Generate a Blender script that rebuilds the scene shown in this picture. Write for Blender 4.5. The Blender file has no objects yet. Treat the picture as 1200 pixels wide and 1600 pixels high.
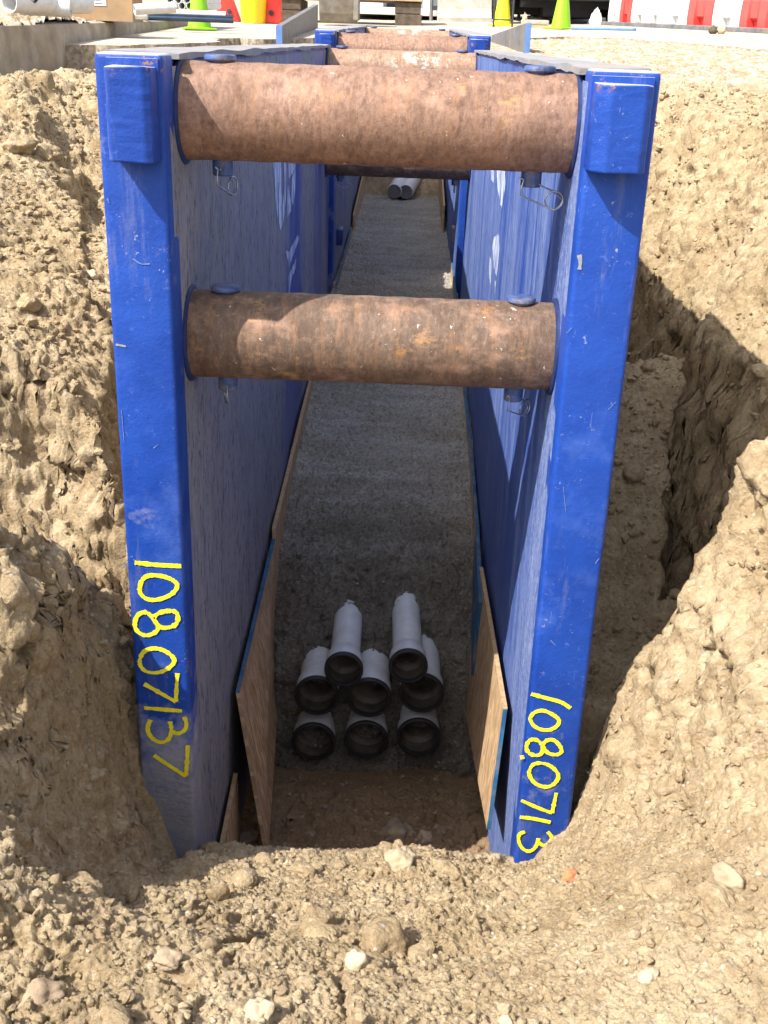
import bpy, bmesh, math, random
import numpy as np
from mathutils import Vector, Matrix, noise as mnoise
random.seed(7); rng = np.random.default_rng(7)
sc = bpy.context.scene; col = sc.collection
# ---------------------------------------------------------------- camera
FPX = 1721.0
YAW, PITCH, ROLL = -0.01267, 0.4052, -0.03536
CAM = np.array([0.077, -2.613, 0.161])
def _rot(y, p, r):
    f = np.array([math.sin(y)*math.cos(p), math.cos(y)*math.cos(p), -math.sin(p)])
    rt = np.array([math.cos(y), -math.sin(y), 0.0]); dn = np.cross(f, rt)
    return np.array([rt*math.cos(r)+dn*math.sin(r), dn*math.cos(r)-rt*math.sin(r), f])
RC = _rot(YAW, PITCH, ROLL)
cd = bpy.data.cameras.new('camera'); cam = bpy.data.objects.new('camera', cd); col.objects.link(cam)
cd.sensor_fit = 'AUTO'; cd.sensor_width = 36; cd.lens = 36*FPX/1600; cd.clip_start = .02; cd.clip_end = 2000
m = Matrix(((RC[0][0], -RC[1][0], -RC[2][0], CAM[0]), (RC[0][1], -RC[1][1], -RC[2][1], CAM[1]),
            (RC[0][2], -RC[1][2], -RC[2][2], CAM[2]), (0, 0, 0, 1)))
cam.matrix_world = m; sc.camera = cam
# ---------------------------------------------------------------- light
SUN = Vector((.87, .67, -1.27)).normalized()          # the way the light travels
EL = math.asin(-SUN.z)
w = bpy.data.worlds.new('World'); sc.world = w; w.use_nodes = True
nt = w.node_tree; bg = nt.nodes['Background']; sky = nt.nodes.new('ShaderNodeTexSky')
sky.sky_type = 'NISHITA'; sky.sun_disc = False; sky.sun_elevation = EL
sky.sun_rotation = math.atan2(-SUN.x, -SUN.y); sky.dust_density = 2.0
hs = nt.nodes.new('ShaderNodeHueSaturation'); hs.inputs['Saturation'].default_value = .5
nt.links.new(sky.outputs[0], hs.inputs['Color']); nt.links.new(hs.outputs[0], bg.inputs[0]); bg.inputs[1].default_value = .15
sd = bpy.data.lights.new('sun', 'SUN'); sd.energy = 3.95; sd.angle = math.radians(.5); sd.color = (1, .96, .89)
so = bpy.data.objects.new('sun', sd); col.objects.link(so)
so.rotation_euler = (-SUN).to_track_quat('Z', 'Y').to_euler(); so.location = (-6, -6, 9)
sc.view_settings.view_transform = 'Standard'; sc.view_settings.look = 'None'
sc.view_settings.exposure = 1.06; sc.view_settings.gamma = 1
# ---------------------------------------------------------------- helpers: a photo point becomes a place in the world
def ray(u, v): return RC.T @ np.array([(u-600)/FPX, (v-800)/FPX, 1.0])
def atD(u, v, d): return CAM + ray(u, v)*d
def atY(u, v, y): r = ray(u, v); return CAM + r*(y-CAM[1])/r[1]
def atX(u, v, x): r = ray(u, v); return CAM + r*(x-CAM[0])/r[0]
def atZ(u, v, z): r = ray(u, v); return CAM + r*(z-CAM[2])/r[2]
def street(x, y): return -.229 + .037*y + .032*np.maximum(x, 0)
def onstreet(u, v):
    r = ray(u, v); lo, hi = .5, 400
    for _ in range(60):
        t = (lo+hi)/2; p = CAM+r*t
        if p[2] > street(p[0], p[1]): lo = t
        else: hi = t
    return CAM+r*lo
def tag(o, label=None, cat=None, group=None, kind=None):
    if label: o['label'] = label
    if cat: o['category'] = cat
    if group: o['group'] = group
    if kind: o['kind'] = kind
    return o
def obj(name, bm, mt, parent=None, smooth=False, ang=None):
    me = bpy.data.meshes.new(name)
    if isinstance(bm, bmesh.types.BMesh):
        bmesh.ops.recalc_face_normals(bm, faces=bm.faces); bm.to_mesh(me); bm.free()
    else: me.from_pydata(*bm)
    if smooth or ang: me.polygons.foreach_set('use_smooth', [True]*len(me.polygons))
    if ang: me.set_sharp_from_angle(angle=math.radians(ang))
    me.materials.append(mt); o = bpy.data.objects.new(name, me); col.objects.link(o)
    if parent: o.parent = parent
    return o
def empty(name, loc=(0, 0, 0), rz=0):
    o = bpy.data.objects.new(name, None); col.objects.link(o); o.location = loc; o.rotation_euler = (0, 0, rz); o.empty_display_size = .1
    return o
def copy_tree(o, parent=None):
    c = o.copy(); col.objects.link(c); c.parent = parent
    for ch in list(o.children): copy_tree(ch, c)
    return c
def B(): return bmesh.new()
def hexa(bm, c, bev=0, seg=2):
    """eight corners: bottom ring of four, then the top ring"""
    v = [bm.verts.new(p) for p in c]
    fs = [bm.faces.new([v[i] for i in q]) for q in ((3,2,1,0),(4,5,6,7),(0,1,5,4),(1,2,6,5),(2,3,7,6),(3,0,4,7))]
    if bev:
        es = {e for f in fs for e in f.edges}
        bmesh.ops.bevel(bm, geom=list(es), offset=bev, segments=seg, profile=.6, affect='EDGES')
def box(bm, x0, x1, y0, y1, z0, z1, bev=0, seg=2):
    hexa(bm, [(x0,y0,z0),(x1,y0,z0),(x1,y1,z0),(x0,y1,z0),(x0,y0,z1),(x1,y0,z1),(x1,y1,z1),(x0,y1,z1)], bev, seg)
def loft(bm, rings, close=True, caps=True):
    vs = [[bm.verts.new(p) for p in r] for r in rings]; n = len(vs[0])
    for a, b in zip(vs, vs[1:]):
        for i in range(n if close else n-1): bm.faces.new((a[i], a[(i+1) % n], b[(i+1) % n], b[i]))
    if caps: bm.faces.new(vs[0][::-1]); bm.faces.new(vs[-1])
def frame(d):
    d = Vector(d).normalized(); u = d.cross(Vector((0, 0, 1)) if abs(d.z) < .9 else Vector((1, 0, 0))).normalized()
    return u, d.cross(u)
def lathe(bm, p, d, prof, n=32, caps=True):
    """prof: (distance along d, radius)"""
    p = Vector(p); d = Vector(d).normalized(); u, v = frame(d)
    loft(bm, [[p+d*t+u*(r*math.cos(a))+v*(r*math.sin(a)) for a in [2*math.pi*i/n for i in range(n)]] for t, r in prof], True, caps)
def tube(bm, pts, r, n=8):
    pts = [Vector(p) for p in pts]; rings = []; u = None
    for i, p in enumerate(pts):
        d = (pts[min(i+1, len(pts)-1)]-pts[max(i-1, 0)]).normalized()
        if u is None: u, _ = frame(d)
        u = (u-d*u.dot(d)).normalized(); v = d.cross(u)
        rr = r[i] if isinstance(r, (list, tuple)) else r
        rings.append([p+u*(rr*math.cos(a))+v*(rr*math.sin(a)) for a in [2*math.pi*k/n for k in range(n)]])
    loft(bm, rings)
def slab4(bm, c, th):
    """quad c (4 points) thickened by the vector th"""
    th = Vector(th); hexa(bm, [Vector(p) for p in c]+[Vector(p)+th for p in c])
# ---- numpy noise
_perm = rng.permutation(4096).astype(np.int64)
def _h(ix, iy, iz): return _perm[(_perm[(_perm[ix & 4095]+iy) & 4095]+iz) & 4095]
_val = rng.random(4096)*2-1
def vnoise(x, y, z):
    ix, iy, iz = np.floor(x).astype(np.int64), np.floor(y).astype(np.int64), np.floor(z).astype(np.int64)
    fx, fy, fz = x-ix, y-iy, z-iz
    ux, uy, uz = [f*f*f*(f*(f*6-15)+10) for f in (fx, fy, fz)]
    r = 0
    for dx in (0, 1):
        wx = ux if dx else 1-ux
        for dy in (0, 1):
            wy = uy if dy else 1-uy
            for dz in (0, 1):
                wz = uz if dz else 1-uz
                r = r + wx*wy*wz*_val[_h(ix+dx, iy+dy, iz+dz)]
    return r
def fbm(x, y, z, s, octv, gain=.5, ridge=False):
    t = 0; a = 1; n = 0
    for i in range(octv):
        q = vnoise(x*s+17.3*i, y*s+5.1*i, z*s+9.7*i)
        t = t + a*((1-2*np.abs(q))*.9 if ridge else q); n += a; a *= gain; s *= 2.03
    return t/n
def worley(x, y, s, sd=0):
    x = x*s; y = y*s; ix = np.floor(x).astype(np.int64); iy = np.floor(y).astype(np.int64)
    f1 = np.full(x.shape, 9.); f2 = np.full(x.shape, 9.); tilt = np.zeros(x.shape)
    for a in (-1, 0, 1):
        for b in (-1, 0, 1):
            h = _h(ix+a, iy+b, np.int64(sd)+0*ix); rx = (_val[h]+1)*.5; ry = (_val[(h*7+3) & 4095]+1)*.5
            dx = ix+a+rx-x; dy = iy+b+ry-y; d = np.hypot(dx, dy)
            t = _val[(h*13+5) & 4095]+dx*_val[(h*5+1) & 4095]*1.6+dy*_val[(h*3+7) & 4095]*1.6
            n_ = d < f1; f2 = np.where(n_, f1, np.minimum(f2, d)); tilt = np.where(n_, t, tilt); f1 = np.where(n_, d, f1)
    return f1, f2-f1, tilt
def sstep(a, b, x): t = np.clip((x-a)/(b-a), 0, 1); return t*t*(3-2*t)
# ---------------------------------------------------------------- materials
class NT:
    def __init__(s, name):
        s.m = bpy.data.materials.new(name); s.m.use_nodes = True; s.t = s.m.node_tree
        s.b = s.t.nodes['Principled BSDF']; s.out = s.t.nodes['Material Output']
        s.tc = s.t.nodes.new('ShaderNodeTexCoord')
    def co(s, scale=(1, 1, 1), src='Object'):
        n = s.t.nodes.new('ShaderNodeMapping'); n.inputs['Scale'].default_value = scale
        s.t.links.new(s.tc.outputs[src], n.inputs[0]); return n.outputs[0]
    def geo(s, scale=(1, 1, 1)):
        g = s.t.nodes.new('ShaderNodeNewGeometry'); n = s.t.nodes.new('ShaderNodeMapping'); n.inputs['Scale'].default_value = scale
        s.t.links.new(g.outputs['Position'], n.inputs[0]); return n.outputs[0]
    def noise(s, c, scale, detail=6, rough=.6, dist=0):
        n = s.t.nodes.new('ShaderNodeTexNoise'); n.inputs['Scale'].default_value = scale; n.inputs['Detail'].default_value = detail
        n.inputs['Roughness'].default_value = rough; n.inputs['Distortion'].default_value = dist
        s.t.links.new(c, n.inputs['Vector']); return n.outputs[0]
    def voro(s, c, scale, feat='F1', out=0, rnd=1):
        n = s.t.nodes.new('ShaderNodeTexVoronoi'); n.feature = feat; n.inputs['Scale'].default_value = scale
        n.inputs['Randomness'].default_value = rnd
        s.t.links.new(c, n.inputs['Vector']); return n.outputs[out]
    def ramp(s, f, stops):
        n = s.t.nodes.new('ShaderNodeValToRGB'); e = n.color_ramp.elements
        while len(e) < len(stops): e.new(.5)
        for q, (p, c) in zip(e, stops): q.position = p; q.color = (c, c, c, 1) if isinstance(c, (int, float)) else (*c, 1)
        s.t.links.new(f, n.inputs[0]); return n.outputs[0]
    def mix(s, f, a, b, mode='MIX'):
        n = s.t.nodes.new('ShaderNodeMix'); n.data_type = 'RGBA'; n.blend_type = mode; n.clamp_factor = True
        for k, v in ((0, f), (6, a), (7, b)):
            if isinstance(v, (int, float)): v = v if k == 0 else (v, v, v, 1)
            if isinstance(v, tuple): v = (*v[:3], 1)
            if hasattr(v, 'links') or isinstance(v, bpy.types.NodeSocket): s.t.links.new(v, n.inputs[k])
            else: n.inputs[k].default_value = v
        return n.outputs[2]
    def math(s, op, a, b=0, clamp=False):
        n = s.t.nodes.new('ShaderNodeMath'); n.operation = op; n.use_clamp = clamp
        for k, v in ((0, a), (1, b)):
            if isinstance(v, bpy.types.NodeSocket): s.t.links.new(v, n.inputs[k])
            else: n.inputs[k].default_value = v
        return n.outputs[0]
    def sep(s, c, k):
        n = s.t.nodes.new('ShaderNodeSeparateXYZ'); s.t.links.new(c, n.inputs[0]); return n.outputs[k]
    def rng(s, v, a, b, c=0, d=1):
        n = s.t.nodes.new('ShaderNodeMapRange'); s.t.links.new(v, n.inputs[0])
        for i, q in enumerate((a, b, c, d)): n.inputs[i+1].default_value = q
        return n.outputs[0]
    def bump(s, h, strength=.5, dist=.005, prev=None):
        n = s.t.nodes.new('ShaderNodeBump'); n.inputs['Strength'].default_value = strength; n.inputs['Distance'].default_value = dist
        s.t.links.new(h, n.inputs['Height'])
        if prev: s.t.links.new(prev, n.inputs['Normal'])
        return n.outputs[0]
    def set(s, base=None, rough=None, metal=None, normal=None, spec=None):
        for k, v in (('Base Color', base), ('Roughness', rough), ('Metallic', metal), ('Normal', normal), ('Specular IOR Level', spec)):
            if v is None: continue
            if isinstance(v, bpy.types.NodeSocket): s.t.links.new(v, s.b.inputs[k])
            else: s.b.inputs[k].default_value = (*v, 1) if isinstance(v, tuple) else v
        return s.m
def plain(name, c, rough=.6, var=.25, scale=14, bump=.15, metal=0, dirt=None, spec=None):
    n = NT(name); g = n.geo(); a = n.noise(g, scale, 8, .65)
    base = n.mix(n.ramp(a, [(.3, 0), (.7, 1)]), tuple(q*(1-var) for q in c), tuple(min(1, q*(1+var)) for q in c))
    if dirt:
        d = n.ramp(n.noise(g, scale*.35, 7, .7), [(.48, 0), (.66, 1)]); base = n.mix(n.math('MULTIPLY', d, dirt), base, (.30, .23, .15))
    return n.set(base, rough, metal, n.bump(n.noise(g, scale*8, 4, .7), bump, .004), spec)

def soil_mat():
    n = NT('soil'); g = n.geo()
    big = n.noise(g, 1.6, 5, .6); med = n.noise(g, 9, 8, .7); fin = n.noise(g, 60, 6, .75)
    c = n.mix(n.ramp(big, [(.35, 0), (.65, 1)]), (.42, .32, .19), (.535, .425, .275))
    c = n.mix(n.ramp(med, [(.40, .55), (.60, 0)]), c, (.25, .170, .09))
    c = n.mix(n.ramp(fin, [(.33, .5), (.5, 0)]), c, (.20, .135, .075))
    c = n.mix(n.ramp(fin, [(.55, 0), (.72, .7)]), c, (.60, .50, .36))
    pv = n.voro(g, 85, out=1); pd = n.voro(g, 85)
    c = n.mix(n.math('MULTIPLY', n.ramp(n.sep(pv, 0), [(.8, 0), (.86, .8)]), n.ramp(pd, [(.25, 1), (.4, 0)])), c, n.mix(n.sep(pv, 1), (.6, .55, .46), (.2, .15, .11)))
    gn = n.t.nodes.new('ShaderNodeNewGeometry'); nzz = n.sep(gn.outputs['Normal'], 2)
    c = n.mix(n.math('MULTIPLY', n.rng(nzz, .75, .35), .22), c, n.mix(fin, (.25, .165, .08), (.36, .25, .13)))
    # the damp brown soil at the bottom of the trench
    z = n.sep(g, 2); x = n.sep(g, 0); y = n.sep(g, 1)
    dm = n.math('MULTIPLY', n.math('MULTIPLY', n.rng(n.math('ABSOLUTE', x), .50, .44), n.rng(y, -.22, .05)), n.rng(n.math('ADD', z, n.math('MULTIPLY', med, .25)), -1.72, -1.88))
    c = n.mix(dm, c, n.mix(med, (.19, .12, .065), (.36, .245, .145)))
    # shattered grey rubble under the road by the right edge
    rb = n.math('MULTIPLY', n.rng(z, -.12, .0), n.math('MULTIPLY', n.rng(y, 3.5, 5), n.ramp(med, [(.45, 0), (.62, .8)])))
    c = n.mix(rb, c, (.5, .48, .45))
    h = n.math('ADD', n.math('MULTIPLY', n.noise(g, 38, 8, .72), 1), n.math('MULTIPLY', n.voro(g, 110), -.35))
    nb = n.bump(h, .8, .012); nb = n.bump(n.noise(g, 300, 4, .7), .8, .004, nb)
    return n.set(c, .95, 0, nb, .15)
def concrete_wet():
    n = NT('fresh_concrete'); g = n.geo(); y_ = n.sep(g, 1)
    a = n.noise(g, 5, 6, .65); f = n.noise(g, 70, 5, .7); st = n.noise(n.geo((1.1, 7, 1)), 1.2, 6, .62)
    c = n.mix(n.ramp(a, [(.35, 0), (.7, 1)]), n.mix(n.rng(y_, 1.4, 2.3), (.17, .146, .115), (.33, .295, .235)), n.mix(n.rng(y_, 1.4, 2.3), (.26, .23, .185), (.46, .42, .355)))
    c = n.mix(n.math('MULTIPLY', n.ramp(st, [(.48, 0), (.60, .7)]), n.rng(n.sep(g, 2), -1.9, -1.7)), c, (.50, .475, .43))
    c = n.mix(n.ramp(f, [(.38, .55), (.52, 0)]), c, (.07, .06, .048))
    pv = n.voro(g, 75, out=1); pd = n.voro(g, 75)
    edge = n.rng(n.math('ABSOLUTE', n.sep(g, 0)), .22, .42, .2, 1)
    pk = n.math('MULTIPLY', n.math('MULTIPLY', n.ramp(n.sep(pv, 0), [(.74, 0), (.8, 1)]), n.ramp(pd, [(.3, 1), (.42, 0)])), edge)
    c = n.mix(pk, c, n.mix(n.sep(pv, 1), (.42, .37, .30), (.20, .12, .07)))
    h = n.math('SUBTRACT', n.noise(g, 45, 7, .72), n.math('MULTIPLY', pd, .5))
    return n.set(c, .72, 0, n.bump(h, 1, .018), .3)
def blue_paint(name, wear=.0, inner=0):
    """glossy blue paint; inner faces carry dried grey mud in upright streaks"""
    n = NT(name); g = n.geo()
    a = n.noise(g, 5, 8, .65)
    c = n.mix(n.ramp(a, [(.3, 0), (.7, 1)]), (.005, .036, .235), (.012, .062, .34))
    z = n.sep(g, 2); x = n.sep(g, 0); y = n.sep(g, 1)
    st = n.noise(n.geo((22, 22, 1.5)), 1.0, 8, .68); fs = n.noise(n.geo((1, 120, 14)), 1, 5, .7)
    sc1 = n.noise(g, 26, 9, .75)
    if inner:
        big = n.noise(n.geo((1, 2.2, .35)), 1.0, 3, .5)
        f = n.math('ADD', n.math('MULTIPLY', st, .65), n.math('MULTIPLY', big, .75))
        bias = inner
        f = n.math('ADD', f, n.rng(y, 1.1, 1.9, .22, -.07)) if inner > 0 else f
        k = n.ramp(f, [(.50, 0), (.66, .95)] if inner > 0 else [(.56, 0), (.74, .9)])
        k = n.math('MAXIMUM', k, n.rng(z, -.9, -1.9, 0, .75))
        k = n.math('MULTIPLY', k, n.ramp(fs, [(.28, .4), (.52, 1)]))
        gc = n.mix(n.noise(n.geo((9, 9, 2.5)), 1, 8, .7), (.15, .148, .15) if inner > 0 else (.045, .095, .30), (.38, .36, .345) if inner > 0 else (.24, .29, .44))
        c = n.mix(k, c, gc)
        c = n.mix(n.ramp(fs, [(.30, .8), (.40, 0)]), c, (.012, .014, .05))
        c = n.mix(n.math('MULTIPLY', n.ramp(n.noise(n.geo((8, 40, 3)), 1, 8, .7), [(.60, 0), (.72, .75)]), 1), c, (.24, .30, .50) if inner > 0 else (.50, .56, .72))
        fl = n.ramp(n.noise(n.geo((1, 75, 20)), 1, 4, .75), [(.36, .85), (.46, 0)]); c = n.mix(fl, c, (.03, .03, .045) if inner > 0 else (.03, .06, .26))
        if inner < 0: c = n.mix(n.math('MULTIPLY', n.rng(y, .22, .0), n.ramp(n.noise(g, 70, 6, .8), [(.48, 0), (.66, .7)])), c, (.34, .38, .52))
        rough = n.mix(k, .42, .85)
    else:
        c = n.mix(n.ramp(sc1, [(.61, 0), (.70, .5)]), c, (.10, .18, .62))
        dust = n.ramp(n.math('ADD', n.math('ADD', n.noise(g, 6, 8, .68), n.rng(z, -1.1, -1.5, -.07, 0)), n.math('ADD', n.math('MULTIPLY', n.rng(z, -1.35, -1.8, 0, .36), n.rng(x, .1, -.1, .1, 1)), n.rng(x, .1, -.1, -.06, 0))), [(.54, 0), (.74, .9)])
        c = n.mix(dust, c, n.mix(n.noise(g, 22, 6, .7), (.16, .20, .33), (.52, .47, .40)))
        c = n.mix(n.math('MULTIPLY', n.ramp(n.noise(g, 4, 6, .6), [(.54, 0), (.72, .4)]), n.rng(z, -.35, -.75)), c, (.12, .20, .52))
        chm = n.ramp(n.noise(g, 5.5, 4, .7), [(.5, 0), (.62, 1)])
        c = n.mix(n.math('MULTIPLY', n.ramp(n.noise(g, 60, 5, .8), [(.63, 0), (.66, .85)]), chm), c, (.36, .38, .44))
        scr = n.ramp(n.noise(n.geo((110, 1, 9)), 1, 4, .6), [(.70, 0), (.73, .7)]); c = n.mix(n.math('MULTIPLY', scr, n.ramp(n.noise(g, 3, 3, .6), [(.45, 0), (.6, 1)])), c, (.20, .26, .55))
        c = n.mix(n.math('MULTIPLY', n.ramp(n.noise(n.geo((14, 14, 2)), 1, 8, .75), [(.56, 0), (.72, .5)]), 1), c, (.16, .18, .30))
        c = n.mix(n.ramp(n.noise(g, 75, 4, .7), [(.69, 0), (.71, .8)]), c, (.16, .085, .045))
        # rust on upper edges; faces turned up go paler grey
        r = n.math('MULTIPLY', n.ramp(n.noise(g, 24, 6, .75), [(.58, 0), (.62, 1)]), n.rng(z, .072, .10))
        c = n.mix(r, c, (.26, .13, .06))
        top = n.t.nodes.new('ShaderNodeNewGeometry'); nz = n.sep(top.outputs['Normal'], 2)
        c = n.mix(n.math('MULTIPLY', n.rng(nz, .55, .85), n.rng(n.noise(g, 14, 6, .7), .25, .5, .35, .97)), c, (.42, .42, .44))
        rough = n.mix(dust, .5, .85)
    nb = n.bump(n.noise(g, 9, 6, .6), .25, .02); nb = n.bump(n.noise(g, 130, 4, .7), .35, .003, nb)
    if not inner:
        lump = n.math('MULTIPLY', n.noise(n.geo((34, 34, 60)), 1, 8, .75), n.math('MULTIPLY', n.rng(z, -1.45, -1.75), n.rng(x, .1, -.1)))
        nb = n.bump(lump, .9, .014, nb)
    return n.set(c, rough, 0, nb, .28)
def rust_mat(name, light, splat=0, dark=(.075, .035, .02)):
    n = NT(name); g = n.geo(); ob = n.co()
    a = n.noise(g, 7, 9, .72); b = n.noise(n.geo((1.6, .8, .8)), 48, 8, .78); sx = n.noise(n.geo((40, 8, 8)), 1, 9, .78)
    c = n.mix(n.ramp(a, [(.32, 0), (.68, 1)]), light, tuple(q*.62 for q in light))
    c = n.mix(n.ramp(b, [(.34, .7), (.54, 0)]), c, dark)
    c = n.mix(n.ramp(n.noise(n.geo((9, 14, 14)), 1, 7, .75), [(.50, 0), (.70, .5)]), c, (.60, .36, .25))
    c = n.mix(n.ramp(b, [(.56, 0), (.72, .6)]), c, (.46, .30, .215))
    c = n.mix(n.ramp(sx, [(.50, 0), (.66, .5)]), c, (.36, .185, .095))
    c = n.mix(n.ramp(n.noise(n.geo((26, 5, 5)), 1, 9, .8), [(.34, .45), (.48, 0)]), c, dark)
    c = n.mix(n.ramp(n.noise(n.geo((5, 9, 9)), 1, 8, .75), [(.60, 0), (.66, .65)]), c, (.48, .27, .11))
    c = n.mix(n.ramp(n.noise(g, 17, 6, .7), [(.62, 0), (.68, .7)]), c, (.40, .20, .07))
    c = n.mix(n.ramp(n.noise(g, 50, 3, .6), [(.70, 0), (.72, .9)]), c, (.62, .56, .48))
    if splat:
        s_ = n.math('MULTIPLY', n.ramp(n.noise(g, 13, 8, .75), [(.50, 0), (.56, 1)]), n.ramp(n.noise(g, 3.2, 2, .5), [(.44, 0), (.56, 1)]))
        s_ = n.math('MULTIPLY', s_, n.rng(n.math('ABSOLUTE', n.math('SUBTRACT', n.sep(g, 0), .06)), .10, .24, 1, .12))
        c = n.mix(n.math('MULTIPLY', s_, splat), c, (.55, .54, .48))
    nb = n.bump(b, .5, .006); nb = n.bump(n.noise(g, 160, 4, .7), .35, .002, nb)
    return n.set(c, n.ramp(a, [(.3, .5), (.7, .8)]), .15, nb, .4)
def osb_mat():
    n = NT('strand_board'); g = n.geo((1, 14, 3.0)); v = n.voro(g, 8, out=1); w_ = n.noise(n.geo((4, 60, 9)), 1, 6, .7)
    c = n.mix(n.sep(v, 0), (.34, .205, .10), (.66, .46, .27)); c = n.mix(n.ramp(w_, [(.36, .6), (.55, 0)]), c, (.22, .12, .055))
    c = n.mix(n.ramp(n.noise(n.geo(), 8, 6, .7), [(.5, 0), (.7, .4)]), c, (.36, .28, .19))
    return n.set(c, .8, 0, n.bump(n.math('ADD', n.sep(v, 1), w_), .3, .004), .25)

M = dict(
    soil=soil_mat(), conc=concrete_wet(), blue=blue_paint('blue_paint'), inner=blue_paint('scraped_blue_paint', inner=1), innerr=blue_paint('streaked_blue_paint', inner=-1),
    rust=rust_mat('rusted_steel', (.345, .205, .145)), rust2=rust_mat('brown_rusted_steel', (.185, .125, .09)),
    rust3=rust_mat('splattered_rusted_steel', (.42, .26, .17), splat=.8), osb=osb_mat(),
    yellow=plain('yellow_marker_paint', (.85, .72, .02), .6, .12, 60), pin=plain('blue_grey_pin_paint', (.035, .07, .2), .5, .6, 50, .3, dirt=.6),
    pinb=plain('dark_blue_pin_paint', (.012, .035, .17), .45, .4, 50, .3), wire=plain('galvanised_wire', (.36, .38, .42), .35, .3, 80, .1, .8),
    pvc=plain('grey_pvc', (.66, .66, .66), .42, .10, 22, .1, dirt=.3), black=plain('black_rubber', (.02, .02, .022), .55, .5, 30, .3),
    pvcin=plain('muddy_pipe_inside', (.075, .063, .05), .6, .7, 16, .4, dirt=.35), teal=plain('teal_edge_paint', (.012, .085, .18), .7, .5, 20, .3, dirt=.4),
    edge=plain('board_edge', (.42, .28, .15), .85, .35, 60, .4), grey=plain('grey_steel', (.17, .165, .17), .6, .35, 9, .2, .3, dirt=.4),
    kerbc=plain('dirty_kerb_concrete', (.33, .28, .215), .95, .35, 5, .8, dirt=.8), cement=plain('pale_concrete', (.42, .38, .32), .9, .25, 7, .6, dirt=.6), asph=plain('dusty_asphalt', (.43, .38, .31), .95, .28, 6, .9, dirt=.7),
    asphedge=plain('broken_asphalt', (.34, .28, .21), .95, .6, 25, 1),
    lime=plain('lime_cone_plastic', (.23, .52, .006), .5, .08, 12, .1), lemon=plain('yellow_cone_plastic', (.66, .62, .01), .5, .1, 12, .1),
    red=plain('red_plastic', (.80, .035, .02), .45, .15, 8, .1), rred=plain('faded_red_plastic', (.78, .07, .06), .5, .15, 6, .1),
    white=plain('white_plastic', (.80, .79, .77), .5, .08, 6, .1, dirt=.25), yel=plain('yellow_barrel_plastic', (.88, .60, .01), .45, .08, 8, .1),
    card=plain('cardboard', (.31, .20, .105), .85, .15, 6, .3), label=plain('white_label', (.78, .78, .78), .7, .04, 30, 0), ink=plain('black_ink', (.03, .03, .03), .7, .1, 30, 0),
    timber=plain('weathered_timber', (.50, .36, .22), .85, .35, 12, .5), timberd=plain('dark_timber', (.10, .075, .05), .9, .5, 12, .5),
    bucket=plain('worn_bucket_steel', (.22, .20, .17), .5, .45, 7, .4, .5, dirt=.5), tyre=plain('tyre_rubber', (.03, .03, .032), .85, .3, 20, .5),
    carw=plain('white_car_paint', (.72, .71, .66), .25, .04, 3, 0), bump=plain('black_bumper_plastic', (.03, .032, .036), .5, .2, 10, .1),
    tan=plain('silver_tan_truck_paint', (.36, .33, .30), .3, .08, 3, 0), blk=plain('shaded_underside', (.012, .012, .013), .8, .3, 10, .2),
    kerb=plain('dark_kerb_rail', (.12, .12, .125), .7, .5, 9, .4, dirt=.3), hose=plain('blue_hose', (.10, .20, .45), .5, .2, 10, .1),
    bluepipe=plain('dark_blue_pipe', (.012, .03, .06), .35, .4, 10, .1), pole=plain('black_pole', (.03, .03, .03), .5, .2, 10, .1),
    sock=plain('shadowed_blue_steel', (.008, .022, .10), .6, .5, 40, .3), scuff=plain('scuffed_blue_paint', (.10, .16, .38), .5, .4, 90, .2), steel=plain('bare_steel_scratch', (.26, .28, .31), .5, .3, 80, .2), cap=plain('dusty_cap_steel', (.24, .235, .25), .85, .3, 9, .5, dirt=.5), muddy=plain('mud_grey_bounce_cut', (.24, .21, .18), .9, .3, 6, .4, dirt=.6), stone=None, brick=plain('orange_brick', (.50, .18, .08), .85, .25, 40, .5), logo=None)
def stone_mat(name, a, b):
    n = NT(name); g = n.geo(); f = n.noise(g, 30, 7, .7)
    c = n.mix(n.ramp(f, [(.35, 0), (.65, 1)]), a, b); c = n.mix(n.ramp(n.noise(g, 8, 5, .6), [(.5, 0), (.6, .6)]), c, (.40, .31, .2))
    return n.set(c, .92, 0, n.bump(n.noise(g, 90, 6, .7), .6, .006), .2)
M['stone'] = stone_mat('pale_stone', (.38, .30, .19), (.52, .43, .30)); M['stone2'] = stone_mat('brown_stone', (.24, .17, .11), (.40, .31, .21))
M['clod'] = M['soil']; M['dampstone'] = stone_mat('damp_stone', (.19, .14, .095), (.33, .26, .18))
n_ = NT('worn_white_lettering'); g_ = n_.geo((1, 60, 7))
M['logo'] = n_.set(n_.mix(n_.ramp(n_.noise(g_, 1, 7, .7), [(.40, 0), (.56, 1)]), (.035, .075, .30), (.62, .68, .80)), .6)
n_ = NT('tinted_glass'); M['glass'] = n_.set((.03, .045, .05), .08, 0)
n_ = NT('frosted_fence_glass'); M['fglass'] = n_.set(n_.mix(n_.noise(n_.geo((30, 1, 3)), 1, 3), (.34, .44, .48), (.55, .63, .66)), .25, 0)

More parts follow.
